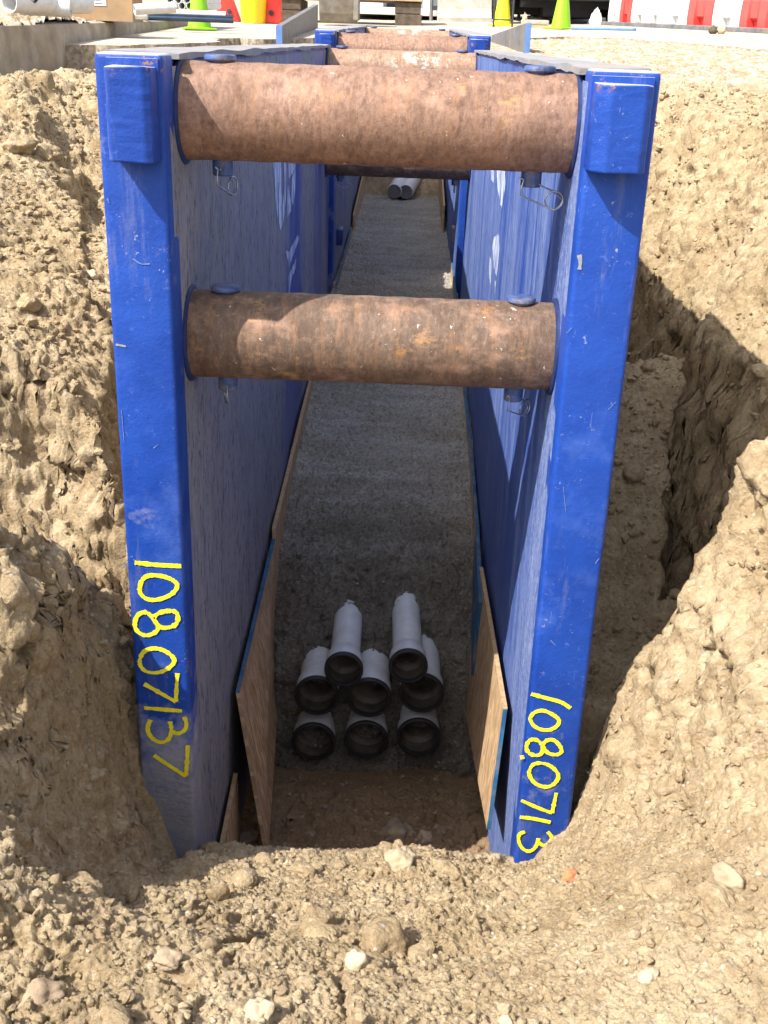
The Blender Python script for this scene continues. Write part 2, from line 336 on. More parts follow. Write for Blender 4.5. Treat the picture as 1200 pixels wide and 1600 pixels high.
# ---------------------------------------------------------------- ground: one sheet to the horizon
def field(pts):
    P = np.array([p[:3] for p in pts], float); n = len(P)
    d = np.hypot(P[:, None, 0]-P[None, :, 0], P[:, None, 1]-P[None, :, 1])
    A = np.zeros((n+3, n+3)); A[:n, :n] = d + np.eye(n)*1e-3; A[:n, n] = 1; A[:n, n+1:] = P[:, :2]; A[n, :n] = 1; A[n+1:, :n] = P[:, :2].T
    s = np.linalg.solve(A, np.concatenate([P[:, 2], np.zeros(3)]))
    def f(x, y):
        r = s[n]+s[n+1]*x+s[n+2]*y
        for i in range(n): r = r+s[i]*np.hypot(x-P[i, 0], y-P[i, 1])
        return r
    return f
def D(u, v, d): return tuple(atD(u, v, d))
FRONT = [(0, -2.3, -1.25), (-1.2, -2.6, -1.1), (1.2, -2.6, -1.1), (0, -3.6, -1.2), (-2, -3.6, -.9), (2, -3.6, -.9),
         D(0, 1600, 1.6), D(300, 1600, 1.66), D(600, 1600, 1.7), D(900, 1600, 1.68), D(1200, 1600, 1.6), D(600, 1450, 2.2), D(350, 1450, 2.25), D(850, 1430, 2.2),
         (0, -.36, -1.79), (.2, -.38, -1.74), (-.2, -.33, -1.82), (-.1, -.2, -1.88), (.12, -.2, -1.86), (-.43, -.24, -1.965), (.42, -.24, -1.905),
         D(1200, 1300, 1.95), D(1050, 1250, 2.45), D(160, 1400, 2.3), D(0, 1400, 1.8)]
FRONT += [D(240, 1400, 2.34), D(185, 1450, 2.34), D(80, 1370, 1.93), D(30, 1470, 1.78), D(750, 1500, 1.98), D(1000, 1450, 1.85)]
def shelf(u, v0, d, v1, dz): a = atD(u, v0, d); return tuple(atZ(u, v1, a[2]-dz))
LEFT = FRONT+[shelf(0, 820, 2.5, 905, .03), shelf(60, 850, 2.62, 955, .05), shelf(120, 900, 2.8, 1000, .07), D(185, 1470, 2.42), D(0, 1250, 2.12), D(0, 1050, 2.33), D(0, 820, 2.5), D(60, 850, 2.62), D(100, 885, 2.75), D(200, 945, 3.0), D(100, 1100, 2.6), D(185, 1050, 2.84), D(180, 1180, 2.84), D(110, 1250, 2.5), (-.59, -.25, -1.80), (-.63, -.24, -1.50), (-.5, -.31, -1.87),
        D(245, 1310, 2.84), (-1.0, -.45, -.82), (-1.3, -.45, -.75), (-2, -.4, -.5)]
RIGHT = FRONT+[(.57, -.225, -1.79), D(905, 1200, 3.0), D(930, 1100, 2.98), (.44, -.23, -1.88), (.5, -.24, -1.83), (.55, -.25, -1.77), (.60, -.235, -1.72), D(1000, 1020, 2.9), D(1060, 990, 2.85), D(1110, 880, 2.72), D(1150, 785, 2.6), D(1200, 700, 2.5), D(1200, 1000, 2.28), D(1100, 1100, 2.5), D(1200, 1150, 2.1),
        D(960, 1220, 2.72), (1.15, -.3, -.5), (1.5, -.2, -.3), (1.3, .2, -.42), (2.2, 0, -.2), (2.2, -1.2, -.3), (1.4, -1.2, -.65)]
MID = [(x, y, z) for x in (-.4, 0, .4) for y, z in ((-.6, -1.66), (-.36, -1.79), (-.2, -1.88), (.12, -2.22), (.35, -2.38), (.8, -2.45), (1.0, -2.52), (2, -2.6), (6, -2.5), (9.2, -2.3), (9.75, -1.36), (10.4, -1.1), (11.2, -.7), (12, -.2), (12.6, .12), (14, .25))] + FRONT
fL0, fR0, fM = field(LEFT), field(RIGHT), field(MID)
def seg(x, y, a, b):
    vx, vy = b[0]-a[0], b[1]-a[1]; t = np.clip(((x-a[0])*vx+(y-a[1])*vy)/(vx*vx+vy*vy), 0, 1); return np.hypot(x-a[0]-t*vx, y-a[1]-t*vy)
def fR(x, y):
    """cut bank, the fill heaped against the shield and the spur of soil in front"""
    wb = .05*fbm(x, y, x*0, 3, 3)+.02*fbm(x, y, x*0, 14, 2)
    cutx = np.interp(y, [.3, .5, 1.05, 1.25, 1.4], [.86, .90, 1.04, 1.14, 1.4]); wb = wb*sstep(.62, .75, x)
    yc = np.interp(x, [.5, .57, .66, .83, .88, .93, 1.0, 1.15, 1.3, 1.6], [-.2, -.2, -.12, -.05, -.16, -.22, -.16, .02, .35, .9])+.6*wb
    sp = fR0(x, np.minimum(y, yc))-4.2*np.maximum(y-yc, 0)
    xq = x+wb; k = sstep(1.12, 1.34, y+.3*(x-1.1))
    near_ = np.where(xq < 1.10, -.70+7*(xq-1.10), -.70+1.15*(xq-1.10)); far_ = np.where(xq < 1.20, -.77+4.5*(xq-1.20), -.77+1.75*(xq-1.20)+.1*np.sin(y*2.3))
    wall = near_*(1-k)+far_*k
    fill = -.93+.26*(x-.9)-.12*np.clip(x-1.05, 0, 1)*4-np.where(y < 1.42, (1.42-y)*.50, (y-1.42)*1.1)
    fill = np.maximum(fill, -1.50-.05*(y-.2)+.12*(x-.75)) + .015*wb-7*np.maximum(0, x-cutx-.5*wb)*(y > .46)-8*np.maximum(0, -.02-y)
    return np.where(y > yc-.0, np.maximum(np.maximum(sp, np.minimum(wall, street(x, y)-.05)), np.where(x < 1.35, fill, -3)), sp)
ga, gb, gc_, gd = D(60, 165, 5.3), D(165, 330, 4.2), D(105, 145, 5.6), D(170, 260, 4.7)
def fL(x, y):
    wb = .05*fbm(x, y, x*0, 3.2, 3)+.02*fbm(x, y, x*0, 6, 2)
    yc = np.interp(-x, [.5, .6, .66, .72, .82, 1.0, 1.4], [-.1, .0, .0, -.12, -.36, -.45, -.4])+.5*wb
    pile = fL0(x, np.minimum(y, yc))-3.2*np.maximum(y-yc, 0)
    bank = -.60+(-1.0-x)*.40+(y-1.07)*.10-.5*np.clip(x+.85, 0, .2)
    bank = np.minimum(bank, street(x, y)-.06+.05*fbm(x, y, x*0, 1.5, 2))
    d1 = seg(x, y, ga, gb); d2 = seg(x, y, gc_, gd)
    bank = bank-.15*sstep(.16, .03, d1+.8*wb)-.12*sstep(.14, .02, d2+.8*wb)+.09*sstep(.28, .15, d1+wb)*sstep(2.0, 2.4, y)
    rock = np.minimum(bank+.03, -.68+3.2*(y-.25-wb*1.5)); rock = np.minimum(rock, -.72+3.6*(-.77-.25*(y-.3)-x+wb))
    rock = np.where(y > .62, np.maximum(rock, bank-6*np.clip(.85-y, 0, 1)), rock)
    return np.where(y > yc, np.maximum(np.maximum(pile, rock), -1.6), pile)
def height(x, y):
    back = np.clip(-.25-y, 0, 3); wd = .035+back*.45
    a = sstep(-.5-wd, -.5+wd, x); b = sstep(.5-wd, .5+wd, x)
    h = fL(x, y)*(1-a)+fM(x, y)*a*(1-b)+fR(x, y)*b
    st = street(x, y)
    far = sstep(10.2, 11.8, y)*(np.abs(x) > .6)+sstep(12.2, 13, y); far = np.clip(far, 0, 1)
    far = np.maximum(far, sstep(2.2, 3.2, np.abs(x))*sstep(-1.5, 1.0, y)); far = np.maximum(far, sstep(3.6, 4.5, y)*sstep(.52, .56, np.abs(x)))
    far = np.maximum(far, sstep(3, 6, np.abs(x))); far = np.maximum(far, sstep(-4.5, -8, y))
    dip = .16*sstep(60, 7, y)
    return h*(1-far)+(st-np.where(x > 0, .02, .08+.12*sstep(5.0, 5.6, y)*sstep(13, 12, y)))*far
OX, OY = .05, -3.5
th = np.concatenate([np.radians(np.linspace(-180, -64, 24)[:-1]), np.radians(np.linspace(-64, -31, 90)[:-1]), np.radians(np.linspace(-31, 31, 820)), np.radians(np.linspace(31, 64, 90)[1:]), np.radians(np.linspace(64, 180, 24)[1:-1])])
rr = np.concatenate([[.02, .2, .4, .6, .8], np.exp(np.linspace(math.log(1.0), math.log(2.0), 120)[:-1]), np.exp(np.linspace(math.log(2.0), math.log(14), 1380)), np.exp(np.linspace(math.log(14.1), math.log(20), 60)), np.exp(np.linspace(math.log(21), math.log(900), 30))])
T_, R_ = np.meshgrid(th, rr); gx = OX+R_*np.sin(T_); gy = OY+R_*np.cos(T_)
gz = height(gx, gy)
near = sstep(20, 15, R_)
inside = (np.abs(gx) < .47)*1.0*sstep(-.25, 0, gy)
outw = 1-inside
# rills, lumps and clods; sideways push too, so that steep faces break up
clear = sstep(.0, .12, np.abs(np.abs(gx)-.5)+np.clip(-.2-gy, 0, 1))       # keep the edges at the steel where they are
n1 = fbm(gx, gy, gz, 2.3, 3, .5)
n2 = fbm(gx, gy, gz, 7.5, 4, .55, True)
rill = fbm(gx*.9, gy*2.3+gx*.8, gz*.7, 3.0, 3, .5, True)
gy2 = np.where(gy > .2, 1.0, .35)*np.where(np.abs(gx) > .6, 1.0, .25)
amp = near*outw*clear
wx = gx+.6*gz+.05*fbm(gx, gy, gz, 6, 3); wy = gy+.5*gz+.05*fbm(gx+9, gy, gz, 6, 3)
_, e1, t1 = worley(wx, wy, 4.2, 1); _, e2, t2 = worley(wx, wy, 14, 2); _, e3, t3 = worley(wx, wy, 46, 3); _, e4, t4 = worley(wx, wy, 110, 4)
pm = sstep(-.15, .35, fbm(gx, gy, gz, 2.1, 2)); pm2 = sstep(-.1, .3, fbm(gx+5, gy, gz, 4, 2)); slp = np.abs(np.gradient(gz, axis=1))/(np.abs(np.gradient(gx, axis=1))+1e-4)+np.abs(np.gradient(gz, axis=0))/(np.hypot(np.gradient(gx, axis=0), np.gradient(gy, axis=0))+1e-4)
lbank = sstep(.4, .6, gy)*(gx < -.5)*sstep(2.6, 2.2, gy)
smooth = sstep(.1, .3, gy)*(gx > .5)*(gx < 1.3)*sstep(1.9, 1.2, slp)*.9; crf = np.clip(sstep(-.25, .2, -gx)+.35, 0, 1)
blk = pm*(.034*t1*sstep(0, .10, e1)-.020*sstep(.10, 0, e1))+pm2*(.014*t2*sstep(0, .12, e2)-.008*sstep(.12, 0, e2))
gz = gz+near*(crf*amp*(1-smooth)*(.05*n1*np.maximum(gy2, .8)+.022*(n2-.25)*(1+(slp > 1.2))+.03*(rill-.3)*gy2*(gx > 0)+blk*(1-.6*lbank))+(gy > 9.4)*inside*near*(.10*n2+.05*t1)+inside*sstep(.05, .3, gy)*sstep(.95, .7, gy)*(.035*n1+.03*n2+.012*t2))
off1 = fbm(gx+31, gy, gz, 6, 4, .6); off2 = fbm(gx, gy+47, gz, 6, 4, .6)
slope = np.clip(slp, 0, 1.5)*amp*(np.abs(gx) > .66)
gx2 = gx+slope*.022*off1; gy3 = gy+slope*.02*off2
tu = [np.gradient(q, axis=1) for q in (gx2, gy3, gz)]; tv = [np.gradient(q, axis=0) for q in (gx2, gy3, gz)]
nn_ = [tv[1]*tu[2]-tv[2]*tu[1], tv[2]*tu[0]-tv[0]*tu[2], tv[0]*tu[1]-tv[1]*tu[0]]
ln_ = np.sqrt(nn_[0]**2+nn_[1]**2+nn_[2]**2)+1e-12; sg = np.where(nn_[2] < 0, -1, 1)/ln_
n3 = fbm(gx2, gy3, gz, 34, 4, .62); n4 = fbm(gx2, gy3, gz, 115, 3, .6); n35 = fbm(gx2+7, gy3, gz, 16, 3, .5, True); cm = sstep(-.3, .3, fbm(gx2, gy3, gz, 3.3, 2))
dd = near*(1-.3*sstep(.1, .5, gx)*(gy < 0))*((.012*n3*(.6+.7*cm)+.010*(n35-.2)*(.4+.6*cm)+.0085*t3*sstep(0, .2, e3)*(.3+.7*cm))*(1-.5*inside)*(1-.5*smooth)+.0042*t4*sstep(0, .25, e4)+.005*n4)
safe = sstep(.0, .05, np.abs(np.abs(gx)-.505)+np.clip(-.225-gy, 0, 1))
dd = dd+near*amp*sstep(.9, 1.8, slp)*(np.abs(gx) > .66)*(.045*fbm(gx2, gy3, gz, 5.5, 3)+.022*fbm(gx2+3, gy3, gz, 14, 3, .5, True))
gx2 = gx2+dd*nn_[0]*sg*safe; gy3 = gy3+dd*nn_[1]*sg*safe; gz = gz+dd*nn_[2]*sg
nr, ncl = gx.shape
verts = np.stack([gx2, gy3, gz], -1).reshape(-1, 3)
idx = np.arange(nr*ncl).reshape(nr, ncl); nx = np.roll(idx, -1, axis=1)
quads = np.stack([idx[:-1], idx[1:], nx[1:], nx[:-1]], -1).reshape(-1, 4)
def npmesh(name, v, q, mt, smooth=True):
    me = bpy.data.meshes.new(name); me.vertices.add(len(v)); me.vertices.foreach_set('co', v.astype(np.float32).ravel())
    k = q.shape[1]; me.loops.add(q.size); me.loops.foreach_set('vertex_index', q.astype(np.int32).ravel())
    me.polygons.add(len(q)); me.polygons.foreach_set('loop_start', np.arange(0, q.size, k, dtype=np.int32))
    me.polygons.foreach_set('use_smooth', np.full(len(q), smooth)); me.update(calc_edges=True); me.materials.append(mt)
    o = bpy.data.objects.new(name, me); col.objects.link(o); return o
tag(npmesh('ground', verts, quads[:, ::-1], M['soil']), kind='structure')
def ground_z(x, y):
    r = math.hypot(x-OX, y-OY); t = math.atan2(x-OX, y-OY)
    i = min(max(int(np.searchsorted(rr, r)), 1), nr-1); j = min(max(int(np.searchsorted(th, t)), 1), ncl-1)
    return float(gz[i, j])

# ---------------------------------------------------------------- fresh concrete over the ducts
cx = np.linspace(-.445, .445, 190); cy = np.concatenate([np.linspace(.78, 1.75, 290)[:-1], np.exp(np.linspace(math.log(1.75), math.log(9.9), 700))])
X_, Y_ = np.meshgrid(cx, cy)
yw = Y_ + (.05+.03*sstep(1.2, .9, Y_))*fbm(X_, Y_*0, X_*0, 5, 4) + .05*np.abs(X_)
zc = np.interp(yw, [.86, .98, 1.10, 1.20, 1.36, 1.52, 1.75, 2.3, 3.2, 4.8, 6.9, 9.3, 9.6, 9.9], [-2.66, -2.60, -2.44, -2.14, -1.945, -1.84, -1.78, -1.70, -1.61, -1.50, -1.47, -1.38, -1.38, -1.5])
zc += .022*fbm(X_, Y_, zc, 9, 4, .6)+.016*fbm(X_, Y_, zc, 45, 4, .65)*np.interp(Y_, [1.5, 2.5], [1.6, .8]) + .008*fbm(X_*.4, Y_*2.2, zc, 6, 3)
_, ce, ct = worley(X_+.3*zc, Y_+.6*zc, 30, 11); _, ce2, ct2 = worley(X_, Y_+.5*zc, 75, 12); kf = np.interp(Y_, [1.5, 2.2], [.8, .35])
zc += kf*(.016*ct*sstep(0, .2, ce)+.006*ct2)
zc += .02*np.clip(np.abs(X_)-.3, 0, 1)/.14
yo = .02*fbm(X_, Y_+9, zc, 30, 3)*sstep(1.9, 1.4, Y_)
iv = np.arange(zc.size).reshape(zc.shape)
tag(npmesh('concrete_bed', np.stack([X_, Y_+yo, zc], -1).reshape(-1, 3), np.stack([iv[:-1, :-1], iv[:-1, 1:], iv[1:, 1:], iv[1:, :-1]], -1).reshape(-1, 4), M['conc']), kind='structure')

# ---------------------------------------------------------------- trench shields
WI, WO, YF, TZ = .433, .577, -.206, .122; YE = 4.62; ZB = -2.5
def stroke(bm, pts, wd, sd=0, y=YF-.004, smooth=3):
    """a hand-drawn line on the front face, ragged at its edges; pts are (x, z)"""
    p = [Vector((a, 0, b)) for a, b in pts]
    for _ in range(smooth):
        q = [p[0]]
        for a, b in zip(p, p[1:]): q += [a*.75+b*.25, a*.25+b*.75]
        p = q+[p[-1]] if (p[0]-p[-1]).length > .002 else q+[q[0]]
    rs = random.Random(sd); L = []; Rr = []
    for i, c in enumerate(p):
        d = (p[min(i+1, len(p)-1)]-p[max(i-1, 0)])
        if d.length < 1e-6: continue
        d.normalize(); nn = Vector((-d.z, 0, d.x)); w_ = wd*(.90+.45*mnoise.noise((i*.22, sd*3.1, 0))+.22*rs.random())
        L.append(c+nn*w_*.5); Rr.append(c-nn*w_*.5)
    vs = [[bm.verts.new((q.x, y, q.z)) for q in s_] for s_ in (L, Rr)]
    for i in range(len(L)-1):
        bm.faces.new((vs[0][i], vs[0][i+1], vs[1][i+1], vs[1][i]))
def px_strokes(strokes, ox, oy, s, wd):
    wd *= .92; bm = B()
    for k, st in enumerate(strokes):
        pts = [tuple(atY(ox+a/s, oy+b/s, YF)[[0, 2]]) for a, b in st]
        stroke(bm, pts, wd, k, y=YF-.0022-.0002*k, smooth=4)
    r = bmesh.ops.extrude_face_region(bm, geom=bm.faces[:])
    bmesh.ops.translate(bm, verts=[v for v in r['geom'] if isinstance(v, bmesh.types.BMVert)], vec=(0, .0012, 0))
    return bm
LNUM = [[(95, 88), (200, 100), (318, 105)], [(118, 215), (125, 175), (155, 148), (220, 150), (275, 168), (306, 195), (280, 238), (215, 267), (155, 268), (122, 240), (118, 215)],
        [(182, 352), (150, 322), (108, 335), (92, 380), (103, 418), (145, 442), (190, 428), (213, 402), (182, 352)], [(182, 352), (215, 326), (262, 318), (302, 325), (303, 378), (268, 400), (213, 402), (182, 352)],
        [(118, 560), (130, 520), (165, 500), (215, 500), (265, 525), (293, 560), (255, 600), (200, 620), (145, 612), (122, 585), (118, 560)],
        [(300, 620), (296, 690), (292, 756)], [(292, 756), (215, 712), (140, 670)], [(140, 785), (225, 792), (322, 800)],
        [(170, 843), (152, 888), (178, 935), (225, 955), (262, 935), (274, 892), (264, 850)], [(268, 893), (300, 912), (338, 893), (346, 860), (333, 828)],
        [(350, 965), (347, 1040), (341, 1112)], [(341, 1112), (265, 1065), (187, 1012)]]
RNUM = [[(520, 175), (600, 198), (690, 220), (725, 235), (765, 264)], [(512, 330), (530, 292), (590, 274), (645, 297), (700, 335), (685, 375), (640, 402), (580, 400), (530, 372), (512, 330)],
        [(590, 495), (610, 465), (660, 457), (703, 500), (713, 540), (680, 557), (620, 547), (590, 495)], [(590, 495), (560, 460), (510, 458), (485, 500), (500, 545), (550, 562), (590, 548), (590, 495)],
        [(460, 560), (466, 580)], [(505, 665), (520, 620), (560, 603), (620, 611), (670, 645), (696, 688), (665, 740), (610, 760), (545, 737), (513, 695), (505, 665)],
        [(676, 792), (662, 860), (650, 917)], [(650, 917), (560, 885), (458, 838)], [(448, 942), (540, 952), (640, 975)],
        [(480, 1033), (440, 1048), (440, 1098), (468, 1145), (510, 1160), (550, 1130), (565, 1075)], [(565, 1100), (600, 1125), (642, 1100), (650, 1062), (622, 1034)]]
def side_panel(sgn, root):
    s = sgn; bm = B()
    def bx(x0, x1, *a, **k): box(bm, min(s*x0, s*x1), max(s*x0, s*x1), *a, **k)
    bx(WI+.012, WO-.006, YF+.02, YE-.01, ZB, TZ-.012, bev=.004)                 # core
    bx(WI+.004, WO, YF, YF+.11, ZB, TZ-.003, bev=.012, seg=3)                     # front post
    bx(WI+.004, WO, YE-.11, YE, ZB, TZ-.003, bev=.010, seg=3)                     # rear post
    for k in range(3): bx(WO-.012, WO+.003, YF+.1, YE-.1, ZB+.3+k*.8, ZB+.38+k*.8, bev=.004)
    p = obj('side_panel', bm, M['blue'], root, ang=35)
    bm = B(); bx(WO-.005, WO+.002, YF+.115, YE-.115, ZB+.01, TZ-.03); obj('bounce_skin', bm, M['muddy'], p)  # unseen skin added in mud grey to keep blue bounce off the soil
    # inner skin: dented sheet
    ys = np.linspace(YF+.05, YE-.03, 150); zs = np.linspace(ZB+.01, TZ-.028, 90)
    yy, zz = np.meshgrid(ys, zs); dn = fbm(yy*.8+s*7, zz*.35, yy*0, 2.2, 3, .5)*.010+fbm(yy+s*9, zz, yy*0, 9, 3)*.0022
    ed = np.minimum(1, np.minimum(yy-ys[0], ys[-1]-yy)/.12)
    xx = s*(WI+.004-dn*ed*1.0); ii = np.arange(xx.size).reshape(xx.shape)
    q = np.stack([ii[:-1, :-1], ii[:-1, 1:], ii[1:, 1:], ii[1:, :-1]], -1).reshape(-1, 4)
    if s < 0: q = q[:, ::-1]
    sk = npmesh('inner_skin', np.stack([xx, yy, zz], -1).reshape(-1, 3), q, M['inner'] if s < 0 else M['innerr']); sk.parent = p
    # cap along the top, bent here and there
    bm = B(); rings = []
    for i in range(80):
        y = YF+.12+(YE-YF-.24)*i/79; w1 = mnoise.noise((y*2.3, s*3, 0))*.010+mnoise.noise((y*9, s*3, 5))*.004; w2 = mnoise.noise((y*3.1, s*3, 9))*.006
        a, b = s*(WI-.006+w2*.5), s*(WO+.001)
        rings.append([(a, y, TZ-.016+w1), (b, y, TZ-.014), (b, y, TZ+.001+w2*.4), (a, y, TZ-.002+w2)])
    loft(bm, rings); obj('top_cap', bm, M['cap'], p, ang=40)
    # stacking guide on the front post
    bm = B(); c0, c1 = (.448, .541) if s < 0 else (.440, .553)
    pr = .072; z0, z1 = (-.090, .098) if s < 0 else (-.080, .096); ch = .016 if s < 0 else .030
    prof = [(c0, YF-.001), (c0, YF-pr+ch*.6), (c0+ch, YF-pr), (c1-ch*.5, YF-pr), (c1, YF-pr+ch*.4), (c1, YF-.001)]
    rs = []
    for k in range(15):
        t = k/14; z = z0+(z1-z0)*t
        r_ = []
        for j, (a, b) in enumerate(prof):
            dz = 0
            if k == 14: dz = -.005*random.random()
            if k == 0: dz = .007*random.random()
            r_.append((s*(a+random.uniform(-.0007, .0007)), b+random.uniform(-.0006, .0006), z+dz))
        rs.append(r_)
    loft(bm, rs); g = obj('stacking_guide', bm, M['blue'], p); 
    md = g.modifiers.new('bevel', 'BEVEL'); md.width = .004; md.segments = 2; md.limit_method = 'ANGLE'; md.angle_limit = .5
    # thin backing plate behind the guide
    bm = B(); box(bm, min(s*(c0-.004), s*(c1+.010)), max(s*(c0-.004), s*(c1+.010)), YF-.007, YF, z0+.01, z1+.012, bev=.002); obj('guide_plate', bm, M['blue'], p, ang=35)
    # sockets the spreaders slide onto
    return p
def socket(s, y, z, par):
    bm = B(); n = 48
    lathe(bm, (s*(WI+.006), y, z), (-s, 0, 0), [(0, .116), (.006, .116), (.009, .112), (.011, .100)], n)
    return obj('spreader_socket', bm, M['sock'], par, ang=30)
def clip_bm():
    bm = B(); pts = [(-.030, 0, .004), (-.019, 0, .0), (-.021, 0, -.018), (-.020, 0, -.034), (.0, 0, -.040), (.035, 0, -.050), (.058, 0, -.056)]
    c = Vector((.060, 0, -.036))
    for k in range(-8, 16): a = math.radians(k*22.5*.9-80+80); pts.append((c.x+.0205*math.sin(math.radians(180-(k+8)*20)), .0012*k*.3, c.z+.0205*math.cos(math.radians(180-(k+8)*20))))
    pts += [(.052, .004, -.016), (.03, .004, -.010), (.012, 0, -.003), (-.006, 0, .0)]
    tube(bm, pts, .0021, 6); return bm
def spreader(y, z, mt, root, rots=(70, 0), R=.1045, clips=True):
    bm = B(); prof = [(0, R-.012), (0, R), (.002, R+.0005)]+[(.873*k/40-.0, R+.0008*math.sin(k*1.7)) for k in range(1, 40)]+[(.871, R), (.873, R-.012)]
    lathe(bm, (-.4365, y, z), (1, 0, 0), prof, 72, True); sp = obj('spreader_pipe', bm, mt, root, ang=40)
    for k, x in enumerate((-.352, .352)):
        bm = B(); H = 2*R+.015; lathe(bm, (x, y, z+R+.015), (0, 0, -1), [(0, .012), (.0003, .029), (.002, .0335), (.005, .035), (.011, .035), (.014, .032), (.0145, .026), (.04, .019), (H-.03, .0235), (H+.030, .0235), (H+.033, .021)], 28)
        obj('locking_pin', bm, M['pin'], sp, ang=35)
        if clips:
            c = obj('safety_clip', clip_bm(), M['wire'], sp, smooth=True); c.location = (x, y-.018, z-R-.018); c.rotation_euler = (0, math.radians(6), math.radians(rots[k]))
    return sp
def shield(label, numbers):
    root = empty('trench_shield', (0, 0, 0)); tag(root, label, 'trench shield', 'blue steel trench shields')
    pl, pr_ = side_panel(-1, root), side_panel(1, root)
    ups = ((0, 0, 'rust', (72, 8)), (0, -.508, 'rust2', (100, 52)), (4.375, 0, 'rust3', (0, 0)), (4.375, -.508, 'rust2', (0, 90)))
    for y, z, mt, rt in ups:
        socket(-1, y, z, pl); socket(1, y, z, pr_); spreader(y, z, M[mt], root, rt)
    return root, pl, pr_
sh1, pl1, pr1 = shield('blue steel trench shield in front, with yellow handwritten numbers on both end posts', True)
sh2 = copy_tree(sh1); sh2['label'] = 'second blue trench shield standing end to end behind the front one'
sh2.location = (-.01, 5.43, .09); sh2.rotation_euler = (.016, 0, 0)
o = obj('painted_number', px_strokes(LNUM, 180, 850, 3.077, .0115), M['yellow'], pl1)
o['label'] = 'yellow handwritten digits 10807137 running down the left post'
o = obj('painted_number', px_strokes(RNUM, 700, 1040, 4, .0105), M['yellow'], pr1); o['label'] = 'yellow handwritten digits 1080713 running down into the soil'
for par, lst in ((pl1, [([(208, 404), (220, 413), (234, 412)], .0035), ([(181, 538), (197, 541)], .0045), ([(166, 198), (169, 206)], .004), ([(176, 140), (177, 150)], .0045), ([(213, 150), (212, 172)], .003), ([(227, 160), (229, 185)], .003), ([(168, 310), (171, 318)], .003), ([(240, 700), (247, 694)], .002), ([(196, 880), (199, 887)], .003), ([(190, 640), (194, 690)], .0016)]),
                 (pr1, [([(905, 398), (907, 410), (905, 421)], .0085), ([(990, 196), (991, 203)], .004), ([(950, 640), (962, 628)], .002), ([(885, 520), (893, 512)], .002), ([(930, 880), (936, 872)], .003), ([(860, 1000), (868, 1008)], .002), ([(880, 760), (884, 800)], .0016)])):
    for k, (P, wd) in enumerate(lst):
        if 140 <= P[0][1] < 200: continue
        bm = B(); stroke(bm, [tuple(atY(u, v, YF)[[0, 2]]) for u, v in P], wd, k, y=YF-.0015, smooth=2)
        obj('paint_gouge' if wd > .008 else 'paint_scratch', bm, M['steel'] if wd > .004 else M['scuff'], par)
# worn white lettering on the inner faces
def inpoly(y, z, P):
    c = np.zeros(y.shape, bool)
    for (a, b), (c_, d) in zip(P, P[1:]+P[:1]):
        c ^= ((b > z) != (d > z)) & (y < (c_-a)*(z-b)/(d-b+1e-12)+a)
    return c
def wall_marks(polys, s, par):
    V = []; F = []; k = 0
    for P in polys:
        q = [tuple(atX(u, v, s*WI)[1:]) for u, v in P]; ya, yb = min(p[0] for p in q), max(p[0] for p in q); za, zb = min(p[1] for p in q), min(TZ-.03, max(p[1] for p in q))
        yy, zz = np.meshgrid(np.arange(ya, yb, .006), np.arange(za, zb, .006)); zz = zz+0
        dn = fbm(yy*.8+s*7, zz*.35, yy*0, 2.2, 3, .5)*.010+fbm(yy+s*9, zz, yy*0, 9, 3)*.0022
        xx = s*(WI+.004-dn-.0016); ok = inpoly(yy, zz, q) & (fbm(yy*6, zz, yy*0, 5, 3) > -.42)
        n1_, n2_ = xx.shape
        if n1_ < 2 or n2_ < 2: continue
        ii = np.arange(xx.size).reshape(xx.shape); f = np.stack([ii[:-1, :-1], ii[:-1, 1:], ii[1:, 1:], ii[1:, :-1]], -1)[ok[:-1, :-1]]
        V.append(np.stack([xx, yy, zz], -1).reshape(-1, 3)); F.append(f+k); k += xx.size
    f = np.concatenate(F); f = f if s > 0 else f[:, ::-1]
    o = npmesh('worn_lettering', np.concatenate(V), f, M['logo']); o.parent = par; return o
wall_marks([[(426, 180), (436, 180), (437, 300), (441, 345), (436, 362), (431, 330), (427, 262)], [(440, 180), (446, 180), (446, 300), (441, 345), (438, 335), (441, 300)],
            [(449, 180), (463, 180), (463, 262), (457, 275), (450, 280)], [(449, 287), (455, 315), (456, 330), (446, 345)], [(457, 280), (463, 262), (463, 290), (460, 325), (456, 315)],
            [(444, 392), (452, 395), (468, 368), (470, 375), (451, 422), (449, 410)], [(449, 432), (455, 425), (465, 405), (464, 420), (456, 440), (450, 470)]], -1, pl1)
wall_marks([[(765, 180), (772, 180), (771, 290), (767, 280)], [(775, 180), (784, 180), (787, 290), (783, 330), (776, 300), (774, 262)], [(770, 372), (779, 366), (779, 400), (775, 435), (770, 420), (768, 385)], [(764, 400), (767, 405), (766, 450), (763, 430)],
            [(772, 440), (775, 440), (773, 462)]], 1, pr1)
# sockets without spreaders in the far shield
for u, v, s in ((530, 370, -1), (711, 368, 1)):
    p = atX(u, v, s*.43); bm = B(); box(bm, p[0]-.03, p[0]+.03, p[1]-.08, p[1]+.08, p[2]-.06, p[2]+.06, bev=.02)
    o = obj('cleat', bm, M['pinb'] if s < 0 else M['grey'], [c for c in sh2.children if c.name.startswith('side_panel')][0 if s < 0 else 1], ang=40); o.location = -Vector(sh2.location)

